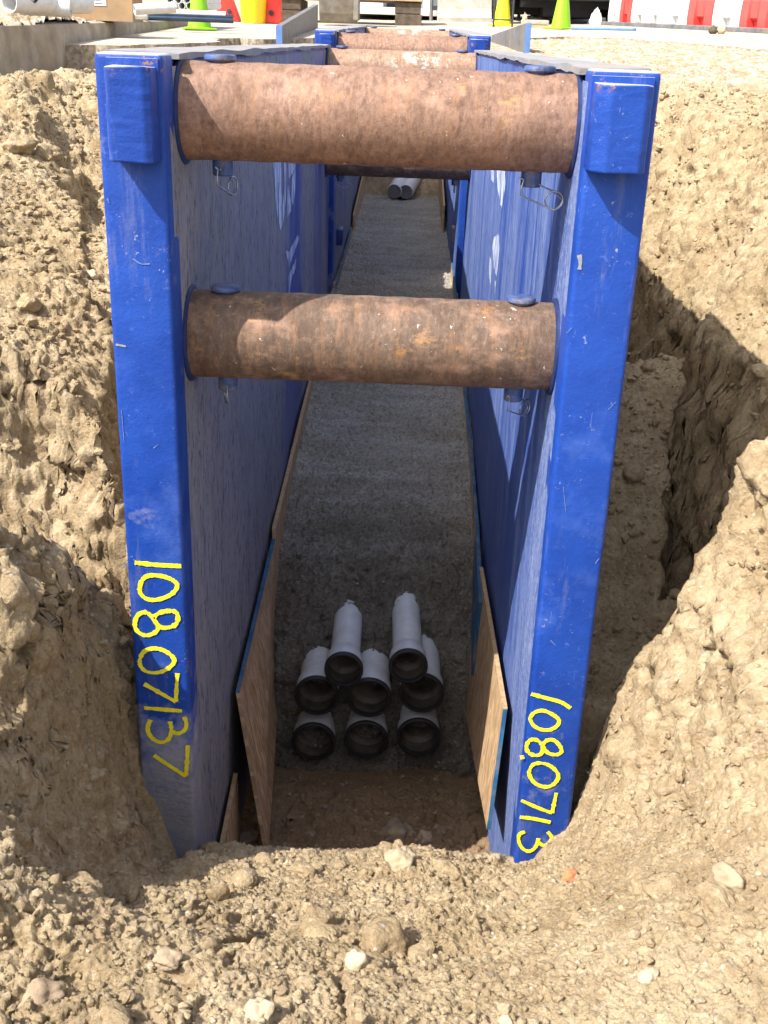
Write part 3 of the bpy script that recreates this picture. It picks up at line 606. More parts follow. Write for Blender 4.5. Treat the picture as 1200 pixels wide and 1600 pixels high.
# ---------------------------------------------------------------- ducts
def duct(x, y, z, R, rb, ln, label, rx=0):
    t = empty('conduit_pipe', (x, y, z)); tag(t, label, 'pipe', 'grey conduits sticking out of the fresh concrete')
    bm = B(); lathe(bm, (0, 0, 0), (0, 1, 0), [(.0, rb-.003), (.0, rb), (.012, rb+.001), (.075, rb), (.10, R+.001), (.12, R), (ln, R), (ln, R-.006), (.12, R-.006), (.10, rb-.010), (.012, rb-.006)][1:10]+[(.10, rb-.010)], 40, False)
    obj('barrel', bm, M['pvc'], t, ang=35)
    bm = B(); lathe(bm, (0, 0, 0), (0, 1, 0), [(.015, rb-.008), (-.002, rb-.007), (-.004, rb-.001), (.0, rb+.004), (.014, rb+.004), (.017, rb+.001)], 40, False)
    obj('bell_rim', bm, M['black'], t, ang=60)
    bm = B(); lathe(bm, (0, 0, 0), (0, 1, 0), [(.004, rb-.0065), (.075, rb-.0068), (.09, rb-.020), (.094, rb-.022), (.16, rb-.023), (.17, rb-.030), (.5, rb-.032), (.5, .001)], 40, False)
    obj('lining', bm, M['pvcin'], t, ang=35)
    t.rotation_euler = (rx, 0, random.uniform(-.03, .03)); return t
for px, py, big, lb in ((490, 1160, 1, 'large grey conduit at the left end of the bottom row'), (572, 1157, 1, 'large grey conduit in the middle of the bottom row, white crumbs on its lip'),
        (654, 1153, 1, 'large grey conduit at the right end of the bottom row'), (495, 1088, 1, 'large grey conduit at the left end of the middle row, empty and dark'),
        (577, 1091, 1, 'large grey conduit in the middle of the second row, muddy brown inside'), (659, 1084, 1, 'large grey conduit at the right end of the middle row, half hidden'),
        (537, 1047, 0, 'slimmer grey conduit on top of the stack on the left'), (638, 1042, 0, 'slimmer grey conduit on top of the stack on the right')):
    p = atY(px, py, .98 if big else .93)
    duct(p[0], p[1], p[2], .074 if big else .057, .082 if big else .069, .75, lb, .012)
for u, v, d, lb in ((616, 300, 13.2, 'far grey pipe stub at the trench end, left of the pair'), (634, 301, 13.1, 'far grey pipe stub at the trench end, right of the pair')):
    p = atD(u, v, d); p = atY(u, v-1, 9.25); t = empty('pipe_stub', tuple(p)); tag(t, lb, 'pipe', 'pipe stubs at the far end of the trench')
    bm = B(); lathe(bm, (0, 0, 0), (.12, 1, .09), [(0, .07), (.02, .078), (1.3, .078), (1.3, .07)], 32, False); obj('barrel', bm, M['pvc'], t, ang=35)
    bm = B(); lathe(bm, (0, 0, 0), (.12, 1, .09), [(0.012, .001), (.012, .072)], 24, False); obj('end_plug', bm, M['grey'], t)

# ---------------------------------------------------------------- boards lining the shield
def board(label, c, th, mt='osb', edge='teal', name='strand_board', end=False):
    """c: near-bottom, far-bottom, far-top, near-top"""
    t = empty(name, tuple(c[0])); tag(t, label, 'board', 'boards lining the inside of the trench'); l = Vector(c[0])
    bm = B(); slab4(bm, [Vector(p)-l for p in c], th); obj('sheet', bm, M[mt], t)
    th = Vector(th); c = [Vector(p)-l for p in c]; bm = B()
    up = Vector((0, 0, .001))
    slab4(bm, [c[3]-th*.08, c[2]-th*.08, c[2]-th*.08+up*3, c[3]-th*.08+up*3], th*1.16); obj('painted_edge', bm, M[edge], t)
    if end:
        f = Vector((0, -.003, 0)); bm = B(); hexa(bm, [c[0]+f, c[0]+f+th, c[0]+th, c[0], c[3]+f, c[3]+f+th, c[3]+th, c[3]]); obj('painted_end', bm, M['teal'], t)
    return t
board('orange strand board leaning at front left, teal painted top edge', [(-.302, .279, -2.34), (-.395, 1.45, -2.34), (-.405, 1.38, -1.69), (-.405, .40, -1.785)], (-.012, 0, 0))
board('long left board with bare tan top edge rising just out of the concrete', [(-.40, 1.42, -1.95), (-.41, 3.75, -1.85), (-.413, 3.75, -1.50), (-.408, 1.42, -1.665)], (-.014, 0, 0), edge='edge')
board('far left board with teal top edge beyond the middle brace', [(-.40, 5.2, -1.75), (-.40, 7.3, -1.75), (-.415, 7.3, -1.38), (-.41, 5.2, -1.46)], (-.014, 0, 0))
board('farthest left board with tan top edge near the pipe stubs', [(-.40, 7.5, -1.7), (-.40, 9.9, -1.65), (-.412, 9.9, -1.10), (-.41, 7.5, -1.30)], (-.014, 0, 0), edge='edge')
nb_ = atY(757, 1334, .04); nt_ = atY(786, 1108, .10)
board('orange strand board leaning at front right, half in sun', [(nb_[0]-.0, .04, -1.99), (.385, 1.25, -2.35), (.405, 1.22, -1.70), (nt_[0], .10, nt_[2])], (.012, 0, 0), edge='edge', end=True)
board('short right board with teal edge standing in the concrete by the ducts', [(.385, 1.0, -2.05), (.40, 1.5, -1.95), (.402, 1.5, -1.67), (.392, .98, -1.73)], (.013, 0, 0), mt='teal')
board('middle right board with teal top edge along the wall', [(.405, 1.55, -1.9), (.41, 3.9, -1.8), (.415, 3.9, -1.50), (.41, 1.55, -1.70)], (.012, 0, 0))
board('far right board with teal top edge beyond the middle brace', [(.405, 4.2, -1.75), (.41, 5.9, -1.75), (.415, 5.9, -1.38), (.41, 4.2, -1.44)], (.012, 0, 0))
board('farthest right board with tan top edge bowed off the wall', [(.38, 7.6, -1.7), (.38, 9.9, -1.65), (.39, 9.9, -.95), (.385, 7.6, -1.2)], (.014, 0, 0), edge='edge')
a_, b_ = atX(345, 1335, -.405), atX(372, 1238, -.415)
board('small muddy board offcut standing in the dark gap at front left', [(-.40, a_[1], -2.35), (-.41, .38, -2.35), (-.418, .40, -2.10), (-.412, a_[1]+.04, -2.13)], (-.012, 0, 0), edge='edge', name='board_offcut')

# ---------------------------------------------------------------- stones
def rock_bm(R, sd, sub=4, flat=.75, rough=.32):
    bm = B(); bmesh.ops.create_icosphere(bm, subdivisions=sub, radius=1); o_ = Vector((sd*3.7, sd*1.3, sd*7.1))
    pl = [Vector((math.sin(sd*9+i*2.4), math.cos(sd*5+i*1.9), math.sin(i*3.3+sd))).normalized() for i in range(7)]
    for v in bm.verts:
        d = v.co.normalized(); r = 1.0
        for k, q in enumerate(pl):
            t = d.dot(q)
            if t > .05: r = min(r, (.66+.08*(k % 3))/t)
        r *= 1+rough*mnoise.noise(d*1.3+o_)+rough*.35*mnoise.noise(d*4+o_)+rough*.2*mnoise.noise(d*11+o_)+rough*.12*mnoise.noise(d*25+o_)
        v.co = Vector((d.x, d.y*.9, d.z*flat))*r*R
    return bm
def rock_at(u, v, R, mt, label, cat='stone', name='stone', sd=None, flat=.75, sink=.35, y=None, lift=0):
    # march along the sight line until it meets the ground
    r = ray(u, v); t = 1.2; 
    while t < 12:
        p = CAM+r*t
        if p[2] < ground_z(p[0], p[1]): break
        t += .01
    o = obj(name, rock_bm(R, sd or u*.01, flat=flat), mt, smooth=True)
    o.location = (p[0], p[1], ground_z(p[0], p[1])+R*flat*(1-sink*2)*.35+lift); o.rotation_euler = (random.uniform(-.3, .3), random.uniform(-.3, .3), random.uniform(0, 6))
    tag(o, label, cat, 'stones and clods lying on the soil'); return o
ROCKS = [(628, 1352, .046, 'stone', 'pale rounded stone on the soil crest, straight below the ducts', .85), (697, 1365, .042, 'clod', 'brown crumbly clod on the crest, right of the pale stone', .8),
         (618, 1305, .075, 'dampstone', 'largest damp stone on the trench floor below the ducts', .7), (664, 1312, .032, 'stone2', 'small oval stone beside the largest damp stone on the trench floor', .8),
         (500, 1450, .040, 'clod', 'angular clod on the foreground slope left of centre', .8), (598, 1480, .058, 'clod', 'broad clod half buried in the middle of the foreground', .7), (560, 1508, .026, 'stone', 'pale stone left of the broad clod', .8),
         (390, 1378, .018, 'clod', 'small tan pebble below the left post', .8), (396, 1440, .012, 'stone', 'pale pebble on the foreground slope, left', .8), (1140, 1385, .036, 'stone2', 'angular brown stone at the right with a dark crack under it', .8),
         (1040, 1395, .040, 'clod', 'flat slab of dried soil at the lower right', .45), (145, 432, .022, 'stone', 'pale stone on the left bank beside the shield', .8), (1010, 1530, .018, 'stone', 'smooth stone near the lower right corner', .7),
         (803, 1522, .012, 'stone2', 'round brown pebble at the lower centre right', .9), (790, 1580, .013, 'stone2', 'round brown pebble nearest the bottom edge, right of centre', .9), (819, 1493, .008, 'stone2', 'tiny dark pebble right of centre', .9),
         (790, 1598, .013, 'stone', 'pale pebble cut by the bottom edge', .8), (450, 1350, .012, 'stone', 'little pale pebble on the crest left of the ducts', .8), (485, 1305, .020, 'dampstone', 'damp brown stone at the left of the trench floor', .7),
         (385, 1312, .045, 'dampstone', 'rounded stone in the dark gap beside the left board', .8), (990, 745, .05, 'stone2', 'shaded stone on the fill beside the right panel', .8), (1012, 578, .03, 'stone2', 'small stone on the ridge of the shaded fill', .8),
         (990, 1465, .012, 'stone2', 'dark pebble among crumbs at lower right', .8), (690, 1300, .018, 'dampstone', 'small damp stone near the foot of the right board', .8), (400, 1590, .03, 'stone', 'pale flat stone near the bottom edge, left of centre', .5),
         (265, 1500, .03, 'stone2', 'brown flake of soil at lower left', .5), (60, 1560, .04, 'stone2', 'dark clod in the lower left corner', .6), (570, 1370, .02, 'clod', 'crumb of soil on the crest left of the pale stone', .8), (30, 235, .07, 'clod', 'big clod on the upper left bank', .7), (75, 245, .06, 'clod', 'clod hanging on the upper left bank beside a bigger one', .7)]
for u, v, R, mt, lb, fl in ROCKS: rock_at(u, v, R, M[mt], lb, flat=fl, cat='clod' if mt == 'clod' else 'stone', name='soil_clod' if mt == 'clod' else 'stone')
o = rock_at(889, 1372, .020, M['brick'], 'orange brick fragment on the soil below the right post', 'brick fragment', 'brick_fragment', flat=.6, sink=.1); del o['group']
# crumbs and gravel nobody could count
def crumbs(name, n, fx, mt, smin, smax, kind='stuff', sub=1):
    bm = B(); bmesh.ops.create_icosphere(bm, subdivisions=sub, radius=1); base = np.array([v.co[:] for v in bm.verts]); f = np.array([[v.index for v in q.verts] for q in bm.faces]); bm.free()
    V = []; F = []; k = 0
    for i in range(n):
        x, y, z, sc_ = fx()
        s = smin*(smax/smin)**(rng.random()**3.2)*sc_
        q_ = base@rng.normal(size=(3, 3))*5; d = base*(1+(.12*np.sin(q_).mean(1, keepdims=True) if sub > 1 else 0)+.28*np.sin(base@rng.normal(size=(3, 3))*2.2+rng.random(3)*6).mean(1, keepdims=True)*1.3)*s*np.array([1, rng.uniform(.6, 1), rng.uniform(.45, .9)])
        a = rng.uniform(0, 6.28); c_, s_ = math.cos(a), math.sin(a); d = d@np.array([[c_, s_, 0], [-s_, c_, 0], [0, 0, 1]])
        V.append(d+np.array([x, y, z+s*.25])); F.append(f+k); k += len(base)
    o = npmesh(name, np.concatenate(V), np.concatenate(F), mt, False); tag(o, kind=kind); return o
def near_pt():
    while 1:
        x = rng.uniform(-1.1, 1.1); y = rng.uniform(-1.7, -.22)
        if abs(x) < .5-.0*y or rng.random() < .8: return x, y, ground_z(x, y), 1
def bank_pt():
    while 1:
        y = rng.uniform(-.2, 4.5); x = rng.uniform(.62, 2.0)*(-1 if rng.random() < .6 else 1)
        return x, y, ground_z(x, y), 1.5
def floor_pt():
    x = rng.uniform(-.3, .32); y = rng.uniform(.0, 1.0); return x, y, ground_z(x, y), 1
def conc_pt():
    x = rng.uniform(-1, 1); x = math.copysign(abs(x)**.6, x)*.43; y = 1.05+7*rng.random()**1.7
    i = min(int(np.searchsorted(cy, y)), len(cy)-1); j = min(int(np.searchsorted(cx, x)), len(cx)-1); return x, y, float(zc[i, j])-.002, .8
def st(o, lb, c='gravel'): tag(o, lb, c)
st(crumbs('soil_crumbs', 24000, near_pt, M['soil'], .0014, .011), 'loose tan soil crumbs scattered over the foreground slope', 'soil crumbs')
st(crumbs('soil_clods', 260, near_pt, M['soil'], .008, .036, sub=3), 'rough soil clods half sunk in the foreground slope', 'soil clods')
st(crumbs('soil_clods', 200, bank_pt, M['soil'], .008, .026, sub=3), 'rough soil clods lodged on the side banks', 'soil clods')
st(crumbs('gravel', 350, near_pt, M['stone'], .0015, .007), 'pale gravel strewn over the foreground slope')
st(crumbs('soil_crumbs', 18000, bank_pt, M['soil'], .0025, .015), 'loose soil crumbs on the banks either side of the shield', 'soil crumbs')
st(crumbs('gravel', 500, floor_pt, M['dampstone'], .004, .014), 'damp gravel on the brown trench floor')
st(crumbs('gravel', 2600, conc_pt, M['stone2'], .003, .010), 'aggregate showing in the fresh concrete')

# ---------------------------------------------------------------- road, kerb, pavement
def ragged(pts, n, amp, sd):
    out = []
    for a, b in zip(pts, pts[1:]):
        a = Vector(a); b = Vector(b); L = (b-a).length; k = max(1, int(min(L, 6)/n)); nn = Vector((-(b-a).y, (b-a).x)).normalized()
        for i in range(k):
            p = a+(b-a)*i/k; f = amp if L < 12 else 0
            out.append(p+nn*f*(mnoise.noise((p.x*3, p.y*3, sd))+.5*mnoise.noise((p.x*11, p.y*11, sd))))
    return out
def slab_poly(name, pts, top, th, mt, side):
    me = bpy.data.meshes.new(name); n = len(pts)
    v = [(p[0], p[1], top(p[0], p[1])) for p in pts]+[(p[0]+.03*mnoise.noise((p[0]*9, p[1]*9, 3)), p[1]+.07*mnoise.noise((p[0]*14, p[1]*14, 8)), top(p[0], p[1])-th) for p in pts]
    f = [list(range(n)), list(range(2*n-1, n-1, -1))]+[(i, n+i, n+(i+1) % n, (i+1) % n) for i in range(n)]
    me.from_pydata(v, [], f); me.materials.append(mt); me.materials.append(side)
    for i, p in enumerate(me.polygons): p.material_index = 1 if i > 1 else 0
    o = bpy.data.objects.new(name, me); col.objects.link(o); return tag(o, kind='structure')
KX = -2.78
eL = [tuple(onstreet(*p)[:2]) for p in ((138, 72), (200, 72), (262, 70), (330, 67), (352, 60), (432, 62))]
eR = [tuple(onstreet(*p)[:2]) for p in ((826, 60), (880, 58), (960, 60), (1040, 66), (1200, 78))]
tops = lambda x, y: float(street(x, y))+.006
rp = [(KX-.02, eL[0][1])]+[(max(a, KX), b) for a, b in eL]+[(-.75, 10.6), (-.75, 12.4), (.75, 12.4), (.8, 10.6)]+eR+[(5.5, 5.2), (30, 3)]
slab_poly('road', ragged(rp, .07, .16, 1)+[Vector((30, 3)), Vector((60, 200)), Vector((-60, 200)), Vector((KX-.02, 60))], tops, .20, M['asph'], M['asphedge'])
pa, pb = atX(0, 38, KX), atX(380, 28, KX)
ksl = (pb[2]-pa[2])/(pb[1]-pa[1])
def walk(x, y): return pa[2]+ksl*(y-pa[1])
bm = B(); yend = atX(380, 46, KX)[1]; rings = []
for i in range(60):
    y = 1.5+(yend-1.5)*i/59; t = walk(0, y); zb = float(street(KX, y))-.06-.10*sstep(7.2, 6.8, y)*1; e = .012*mnoise.noise((y*2, 0, 0))
    cut = 0 if y > 6.9 else .03
    rings.append([(KX+.02+e, y, zb-.12), (KX+cut+e, y, zb+.02), (KX+e, y, t-.05), (KX-.012+e, y, t-.012), (KX-.05, y, t), (KX-.16, y, t+.004), (KX-.165, y, t-.003), (KX-7, y, t+.04), (KX-7, y, zb-.12)])
loft(bm, rings); tag(obj('pavement', bm, M['kerbc'], ang=35), kind='structure')
def onwalk0(u, v, dz=0):
    r = ray(u, v); n = np.array([0, -ksl, 1]); k = pa[2]-ksl*pa[1]+dz; return CAM+r*((k-n@CAM)/(n@r))
HP = onwalk0(62, 34)
hx = np.linspace(HP[0]-1., KX-.02, 120); hy = np.linspace(HP[1]-1.6, HP[1]+1.6, 160); HX, HY = np.meshgrid(hx, hy)
hz = pa[2]+ksl*(HY-pa[1])-.03+.10*np.exp(-((HY-HP[1])/.75)**2-((HX-HP[0])/.3)**2)+.035*fbm(HX, HY, HX*0, 5, 5, .65)+.02*worley(HX, HY, 12, 21)[2]
hi = np.arange(hz.size).reshape(hz.shape)
tag(npmesh('spilled_soil', np.stack([HX, HY, hz], -1).reshape(-1, 3), np.stack([hi[:-1, :-1], hi[:-1, 1:], hi[1:, 1:], hi[1:, :-1]], -1).reshape(-1, 4), M['soil']), 'loose soil spilled along the kerb below the grey pipes', 'soil', kind='stuff')
def onwalk(u, v, dz=0):
    r = ray(u, v); n = np.array([0, -ksl, 1]); k = pa[2]-ksl*pa[1]+dz; return CAM+r*((k-n@CAM)/(n@r))

# ---------------------------------------------------------------- things along the left
def pipe_thing(name, p, d, R, ln, mt, label, group=None, wall=.006, n=28):
    t = empty(name, tuple(p)); tag(t, label, 'pipe', group)
    bm = B(); lathe(bm, (0, 0, 0), d, [(0, R-wall), (0, R), (ln, R), (ln, R-wall), (0, R-wall)], n, False); obj('barrel', bm, mt, t, ang=35)
    return t
p = atD(14, 2, 7.6); pipe_thing('plastic_pipe', p, (.55, 1, .03), .075, .0+.75, M['pvc'], 'fat grey pipe with its open end facing out, leftmost on the kerb')
p = atD(30, 6, 7.9); pipe_thing('plastic_pipe', p, (1, .15, -.02), .072, .36, M['pvc'], 'grey pipe lying across, against the cardboard boxes')
p = atD(56, 1, 7.4); t = pipe_thing('pipe_elbow', p, (-.6, .2, .5), .022, .16, M['kerb'], 'dark grey small pipe end resting on the grey pipe')
def carton(x0, x1, v, y, dep, h, label, rz, lbl):
    a = atY(x0, v, y); b = atY(x1, v, y); wd = b[0]-a[0]; t = empty('cardboard_box', (a[0], y, a[2]), rz); tag(t, label, 'cardboard box', 'cardboard boxes on the kerb')
    bm = B(); box(bm, 0, wd, 0, dep, .001, h, bev=.004)
    obj('carton', bm, M['card'], t)
    bm = B(); box(bm, .003, wd-.003, -.003, -.001, .0, .07); 
    obj('lower_flap', bm, M['card'], t)
    if lbl:
        bm = B(); box(bm, wd*.02, wd*.36, -.006, -.002, h*.42, h*.75); l = obj('paper_label', bm, M['label'], t)
        bm = B()
        for k in range(3): box(bm, wd*.05, wd*(.28-.03*k), -.0072, -.0062, h*(.66-.05*k), h*(.68-.05*k))
        box(bm, wd*.09, wd*.28, -.0072, -.0062, h*.46, h*.49); obj('printed_lines', bm, M['ink'], l)
    return t
yb = onwalk(150, 33)[1]
carton(107, 146, 30, yb+.25, .4, .38, 'plain cardboard box standing on the kerb, left and behind', .05, False)
carton(145, 209, 32, yb, .35, .30, 'cardboard box with a white paper label, overhanging the kerb', -.04, True)
p = atD(210, 15, 9.0); pipe_thing('plastic_pipe', p, (1, .5, .10), .042, .34, M['pvc'], 'pale pipe sticking out to the right of the cardboard boxes')
for k, (u, v) in enumerate(((262, 9), (271, 7), (284, 9), (296, 9), (304, 11), (266, 1), (278, 0), (292, 0), (303, 2))):
    p = atD(u, v, 12.5); pipe_thing('plastic_pipe', p, (.06, 1, .037), .040, 1.2, M['pvc'], 'grey pipe end in the bundle behind the lime cone', 'bundle of grey pipes on the kerb', .005, 18)
for k, (u, v, mt, lb) in enumerate(((225, 22, 'bluepipe', 'dark blue pipe lying along the kerb, upper'), (218, 27, 'bluepipe', 'dark blue pipe lying along the kerb, lower'), (262, 19, 'pvc', 'long pale pipe on top of the dark blue pipes'), (212, 23, 'pvc', 'short pale pipe end beside the boxes'))):
    a = atD(u, v, 11.8 if k < 3 else 9.4); pipe_thing('stacked_pipe', a, (1, .06, .0), .028 if k < 3 else .035, (.95, 1.0, .62, .1)[k], M[mt], lb, None, .005, 18)
def cone(u, v, d, mt, label, h=.71):
    p = onstreet(u, v); k = np.linalg.norm(p-CAM)/d; t = empty('traffic_cone', tuple(p)); t.location.z += .008; tag(t, label, 'traffic cone', 'traffic cones along the excavation')
    bm = B(); lathe(bm, (0, 0, 0), (0, 0, 1), [(.022, .150), (.03, .136), (.06, .130), (h-.02, .028), (h, .024), (h, .016)], 32); obj('cone_body', bm, mt, t, ang=35)
    bm = B(); box(bm, -.18, .18, -.18, .18, 0, .024, bev=.01); obj('base_plate', bm, mt, t, ang=35); t.rotation_euler = (0, 0, random.uniform(0, 1)); return t
cone(312, 48, 13, M['lime'], 'lime green cone at the left beside the kerb'); cone(876, 47, 15, M['lime'], 'lime green cone at the right in front of the truck'); cone(784, 42, 18, M['lemon'], 'yellow cone behind the grey steel plate, left of the truck')
# barrel and red barriers
p = onstreet(396, 37); t = empty('plastic_barrel', tuple(p)); tag(t, 'bright yellow plastic barrel between red barriers', 'barrel')
bm = B(); lathe(bm, (0, 0, .005), (0, 0, 1), [(0, .165), (.02, .17), (.28, .185), (.30, .192), (.33, .186), (.6, .20), (.62, .205), (.64, .19)], 32); obj('drum', bm, M['yel'], t, ang=30)
bm = B(); lathe(bm, (0, 0, .645), (0, 0, 1), [(0, .17), (.03, .165), (.032, .02)], 24); obj('lid', bm, M['yel'], t, ang=30)
def redbar(u0, u1, v, y, lb, tilt):
    a = atY(u0, v, y); b = atY(u1, v, y); t = empty('red_barrier', ((a[0]+b[0])/2, y, float(street(a[0], y))+.008)); tag(t, lb, 'barrier', 'red plastic barriers beside the barrel'); w_ = (b[0]-a[0])/2
    bm = B(); hexa(bm, [(-w_, -.15, 0), (w_, -.15, 0), (w_, .15, 0), (-w_, .15, 0), (-w_*.9+tilt, -.05, .8), (w_*.9+tilt, -.05, .8), (w_*.9+tilt, .05, .8), (-w_*.9+tilt, .05, .8)], .015)
    obj('barrier_body', bm, M['red'], t, ang=35); bm = B(); lathe(bm, (.0, -.15, .13), (0, -1, .1), [(0, .035), (.02, .035), (.022, .02)], 16); obj('plug', bm, M['black'], t)
yb2 = p[1]
redbar(346, 376, 36, yb2+.5, 'red plastic barrier leaning at the left of the yellow barrel', -.28); redbar(412, 440, 38, yb2+.15, 'red plastic barrier right of the yellow barrel with a black plug', 0)
# ---------------------------------------------------------------- steel sheets beyond the second shield
def sheet(label, c, th, name='steel_sheet'):
    t = empty(name, tuple(c[0])); l = Vector(c[0]); tag(t, label, 'steel sheet', 'grey steel sheets standing at the second shield')
    bm = B(); slab4(bm, [Vector(p)-l for p in c], th); obj('plate', bm, M['grey'], t); c = [Vector(p)-l for p in c]
    bm = B(); f = Vector((0, -.012, 0)); th = Vector(th); hexa(bm, [c[0]+f, c[0]+f+th, c[0]+th-f*.0, c[0], c[3]+f, c[3]+f+th, c[3]+th, c[3]]); obj('end_edge', bm, M['hose'], t)
a, b = atD(441, 40, 10.6), atD(497, 7, 14.5)
sheet('grey steel sheet standing on the left, rising away from the camera', [(a[0], a[1], -.6), (b[0], b[1], -.6), tuple(b), tuple(a)], (-.06, 0, 0))
a, b = atD(822, 36, 9.8), atD(768, 55, 12.0)
sheet('grey steel sheet standing on the right below the yellow cone', [(a[0], a[1], -.6), (b[0], b[1], -.6), tuple(b), tuple(a)], (.05, 0, 0))

# ---------------------------------------------------------------- excavator bucket, timber mats, white vehicle
p = onstreet(522, 44); t = empty('excavator_bucket', (p[0]-.0, p[1]+.9, p[2]+.08)); tag(t, 'worn steel excavator bucket hanging in front of the timber mats', 'bucket')
w_ = .27; prof = [(0, .0), (-.10, .12), (-.16, .35), (-.14, .62), (.05, .80), (.35, .80), (.45, .62), (.40, .30), (.28, .08)]
bm = B(); loft(bm, [[(s_, a, b) for a, b in prof] for s_ in (-w_, -w_+.02, w_-.02, w_)]); obj('shell', bm, M['bucket'], t)
bm = B(); lathe(bm, (0, -.17, .40), (0, -1, 0), [(0, .06), (.03, .06), (.03, .035), (0, .035)], 24); obj('lifting_eye', bm, M['rust3'], t, ang=35)
bm = B(); box(bm, w_-.05, w_+.02, -.175, .3, .04, .75, bev=.01); obj('side_plate', bm, M['bucket'], t)
yt = p[1]+2.0
def mat_stack(u0, u1, lb, n, dark):
    a = atY(u0, 30, yt); b = atY(u1, 30, yt); z0 = float(street(a[0], yt))+.01
    for k in range(n):
        t = empty('timber_baulk', (a[0], yt, z0+k*.165)); tag(t, lb[k], 'timber', 'timber baulks stacked under the top beam')
        bm = B(); box(bm, random.uniform(-.02, .01), b[0]-a[0]+random.uniform(-.02, .01), 0, 1.2, 0, .158, bev=.012); obj('baulk', bm, M['timberd'] if dark else M['timber'], t)
mat_stack(617, 658, ['dark timber baulk at the bottom of the right stack', 'dark timber baulk second in the right stack'], 2, True)
mat_stack(420, 470, ['brown timber baulk at the bottom of the left stack', 'brown timber baulk second in the left stack'], 2, True)
a = atY(420, 8, yt); b = atY(660, 8, yt)
t = empty('timber_beam', (a[0], yt-.05, float(street(a[0], yt))+.345)); tag(t, 'long pale timber beam lying across both dark stacks', 'timber beam')
bm = B(); box(bm, 0, b[0]-a[0], 0, 1.2, 0, .30, bev=.015); obj('beam', bm, M['timber'], t)
a = atY(545, 40, yt+3); b = atY(660, 40, yt+3); z0 = float(street(0, yt+3)); W = (b[0]-a[0])
t = empty('white_van', (a[0]-.35, yt+3, z0)); tag(t, 'white vehicle seen through the gap between the bucket and the dark timber', 'van')
bm = B(); box(bm, .3, .95, .1, 3.5, .14, 1.6, bev=.05); box(bm, .3, 2.2, .0, 3.5, .10, .22, bev=.02); box(bm, .93, 2.2, .35, 3.5, .2, 1.6, bev=.05); obj('body', bm, M['carw'], t, ang=35)
bm = B(); hexa(bm, [(1.0, .30, .23), (1.6, .30, .23), (1.6, .33, .23), (1.0, .33, .23), (1.02, .31, .75), (1.6, .31, .75), (1.6, .33, .75), (1.02, .33, .75)]); obj('windscreen', bm, M['glass'], t)
for x in (.2, 1.7):
    bm = B(); lathe(bm, (x-.1, .7, .3), (1, 0, 0), [(0, .2), (0, .3), (.2, .3), (.2, .2)], 24); obj('wheel', bm, M['tyre'], t, ang=35)

# ---------------------------------------------------------------- concrete barrier and glazed fence, centre right
a = onstreet(684, 36); b = onstreet(768, 36)
def line_obj(name, a, b, label, cat):
    t = empty(name, tuple(a)); tag(t, label, cat); v = Vector(b)-Vector(a); L = v.length; t.rotation_euler = (0, -math.asin(v.z/L), math.atan2(v.y, v.x)); return t, L
t, L = line_obj('concrete_barrier', a, b, 'pale concrete road barrier in front of the glazed fence', 'concrete barrier')
bm = B(); prof = [(0, 0), (0, .08), (.14, .22), (.19, .46), (.30, .46), (.36, .22), (.5, .08), (.5, 0)]
loft(bm, [[(x, y_, z_) for y_, z_ in prof] for x in np.linspace(0, L, 6)]); obj('barrier_body', bm, M['cement'], t)
a2 = (a[0]-.1, a[1]+.8, street(a[0], a[1]+.8)); b2 = (b[0]+.9, b[1]+2.2, street(b[0], b[1]+2.2))
t, L = line_obj('glazed_fence', a2, b2, 'pale blue glazed fence panels behind the concrete barrier', 'fence')
n = 7
for k in range(n):
    bm = B(); box(bm, L*k/n+.012, L*(k+1)/n-.012, 0, .02, .25, 2.2); obj('pane', bm, M['fglass'], t)
    bm = B(); box(bm, L*k/n-.015, L*k/n+.015, -.02, .04, 0, 2.25); obj('post', bm, M['grey'], t)
bm = B(); box(bm, 0, L, -.01, .03, .18, .25); obj('bottom_rail', bm, M['grey'], t)
p = onstreet(669, 22); t = empty('concrete_pillar', tuple(p)); tag(t, 'grey square pillar between the timber stack and the glazed fence', 'pillar')
bm = B(); box(bm, -.35, .2, 0, .5, 0, 2.4, bev=.02); obj('shaft', bm, M['cement'], t); bm = B(); box(bm, .22, .30, -.04, .06, 0, 2.4, bev=.01); obj('pipe_cover', bm, M['hose'], t)
p = onstreet(784, 43); t = empty('sign_stand', (p[0], p[1]-.25, p[2])); tag(t, 'black pole stand around the yellow cone', 'stand')
for x in (-.14, .13):
    bm = B(); tube(bm, [(x, 0, 0), (x*1.02, 0, 1.3)], .014, 8); obj('leg', bm, M['pole'], t)
bm = B(); tube(bm, [(-.15, 0, 1.3), (.14, 0, 1.3)], .014, 8); tube(bm, [(-.15, 0, .1), (.14, 0, .1)], .010, 8); obj('crossbar', bm, M['pole'], t)

# ---------------------------------------------------------------- pickup seen from behind
p = onstreet(886, 46); y = p[1]+1.7; k = (y-CAM[1])/(p[1]-CAM[1]); xc = atY(886, 40, y)[0]
t = empty('pickup_truck', (xc, y, float(street(xc, y)))); tag(t, 'pickup truck seen from behind with a black bumper and white number plate', 'truck')
bm = B(); box(bm, -.98, .98, .12, 5.2, .62, 1.25, bev=.06, seg=3); box(bm, -.85, .85, 2.2, 4.2, 1.2, 1.85, bev=.15, seg=3); obj('body', bm, M['tan'], t, ang=35)
bm = B(); box(bm, -.88, .88, .09, .13, .66, 1.2, bev=.01); obj('tailgate', bm, M['tan'], t)
bm = B(); box(bm, -.90, .90, -.10, .14, .46, .62, bev=.03, seg=3); box(bm, -.62, .62, -.06, .3, .36, .47, bev=.02); obj('bumper', bm, M['bump'], t, ang=35)
bm = B(); box(bm, -.12, .22, -.115, -.105, .56, .70); o = obj('number_plate', bm, M['label'], t)
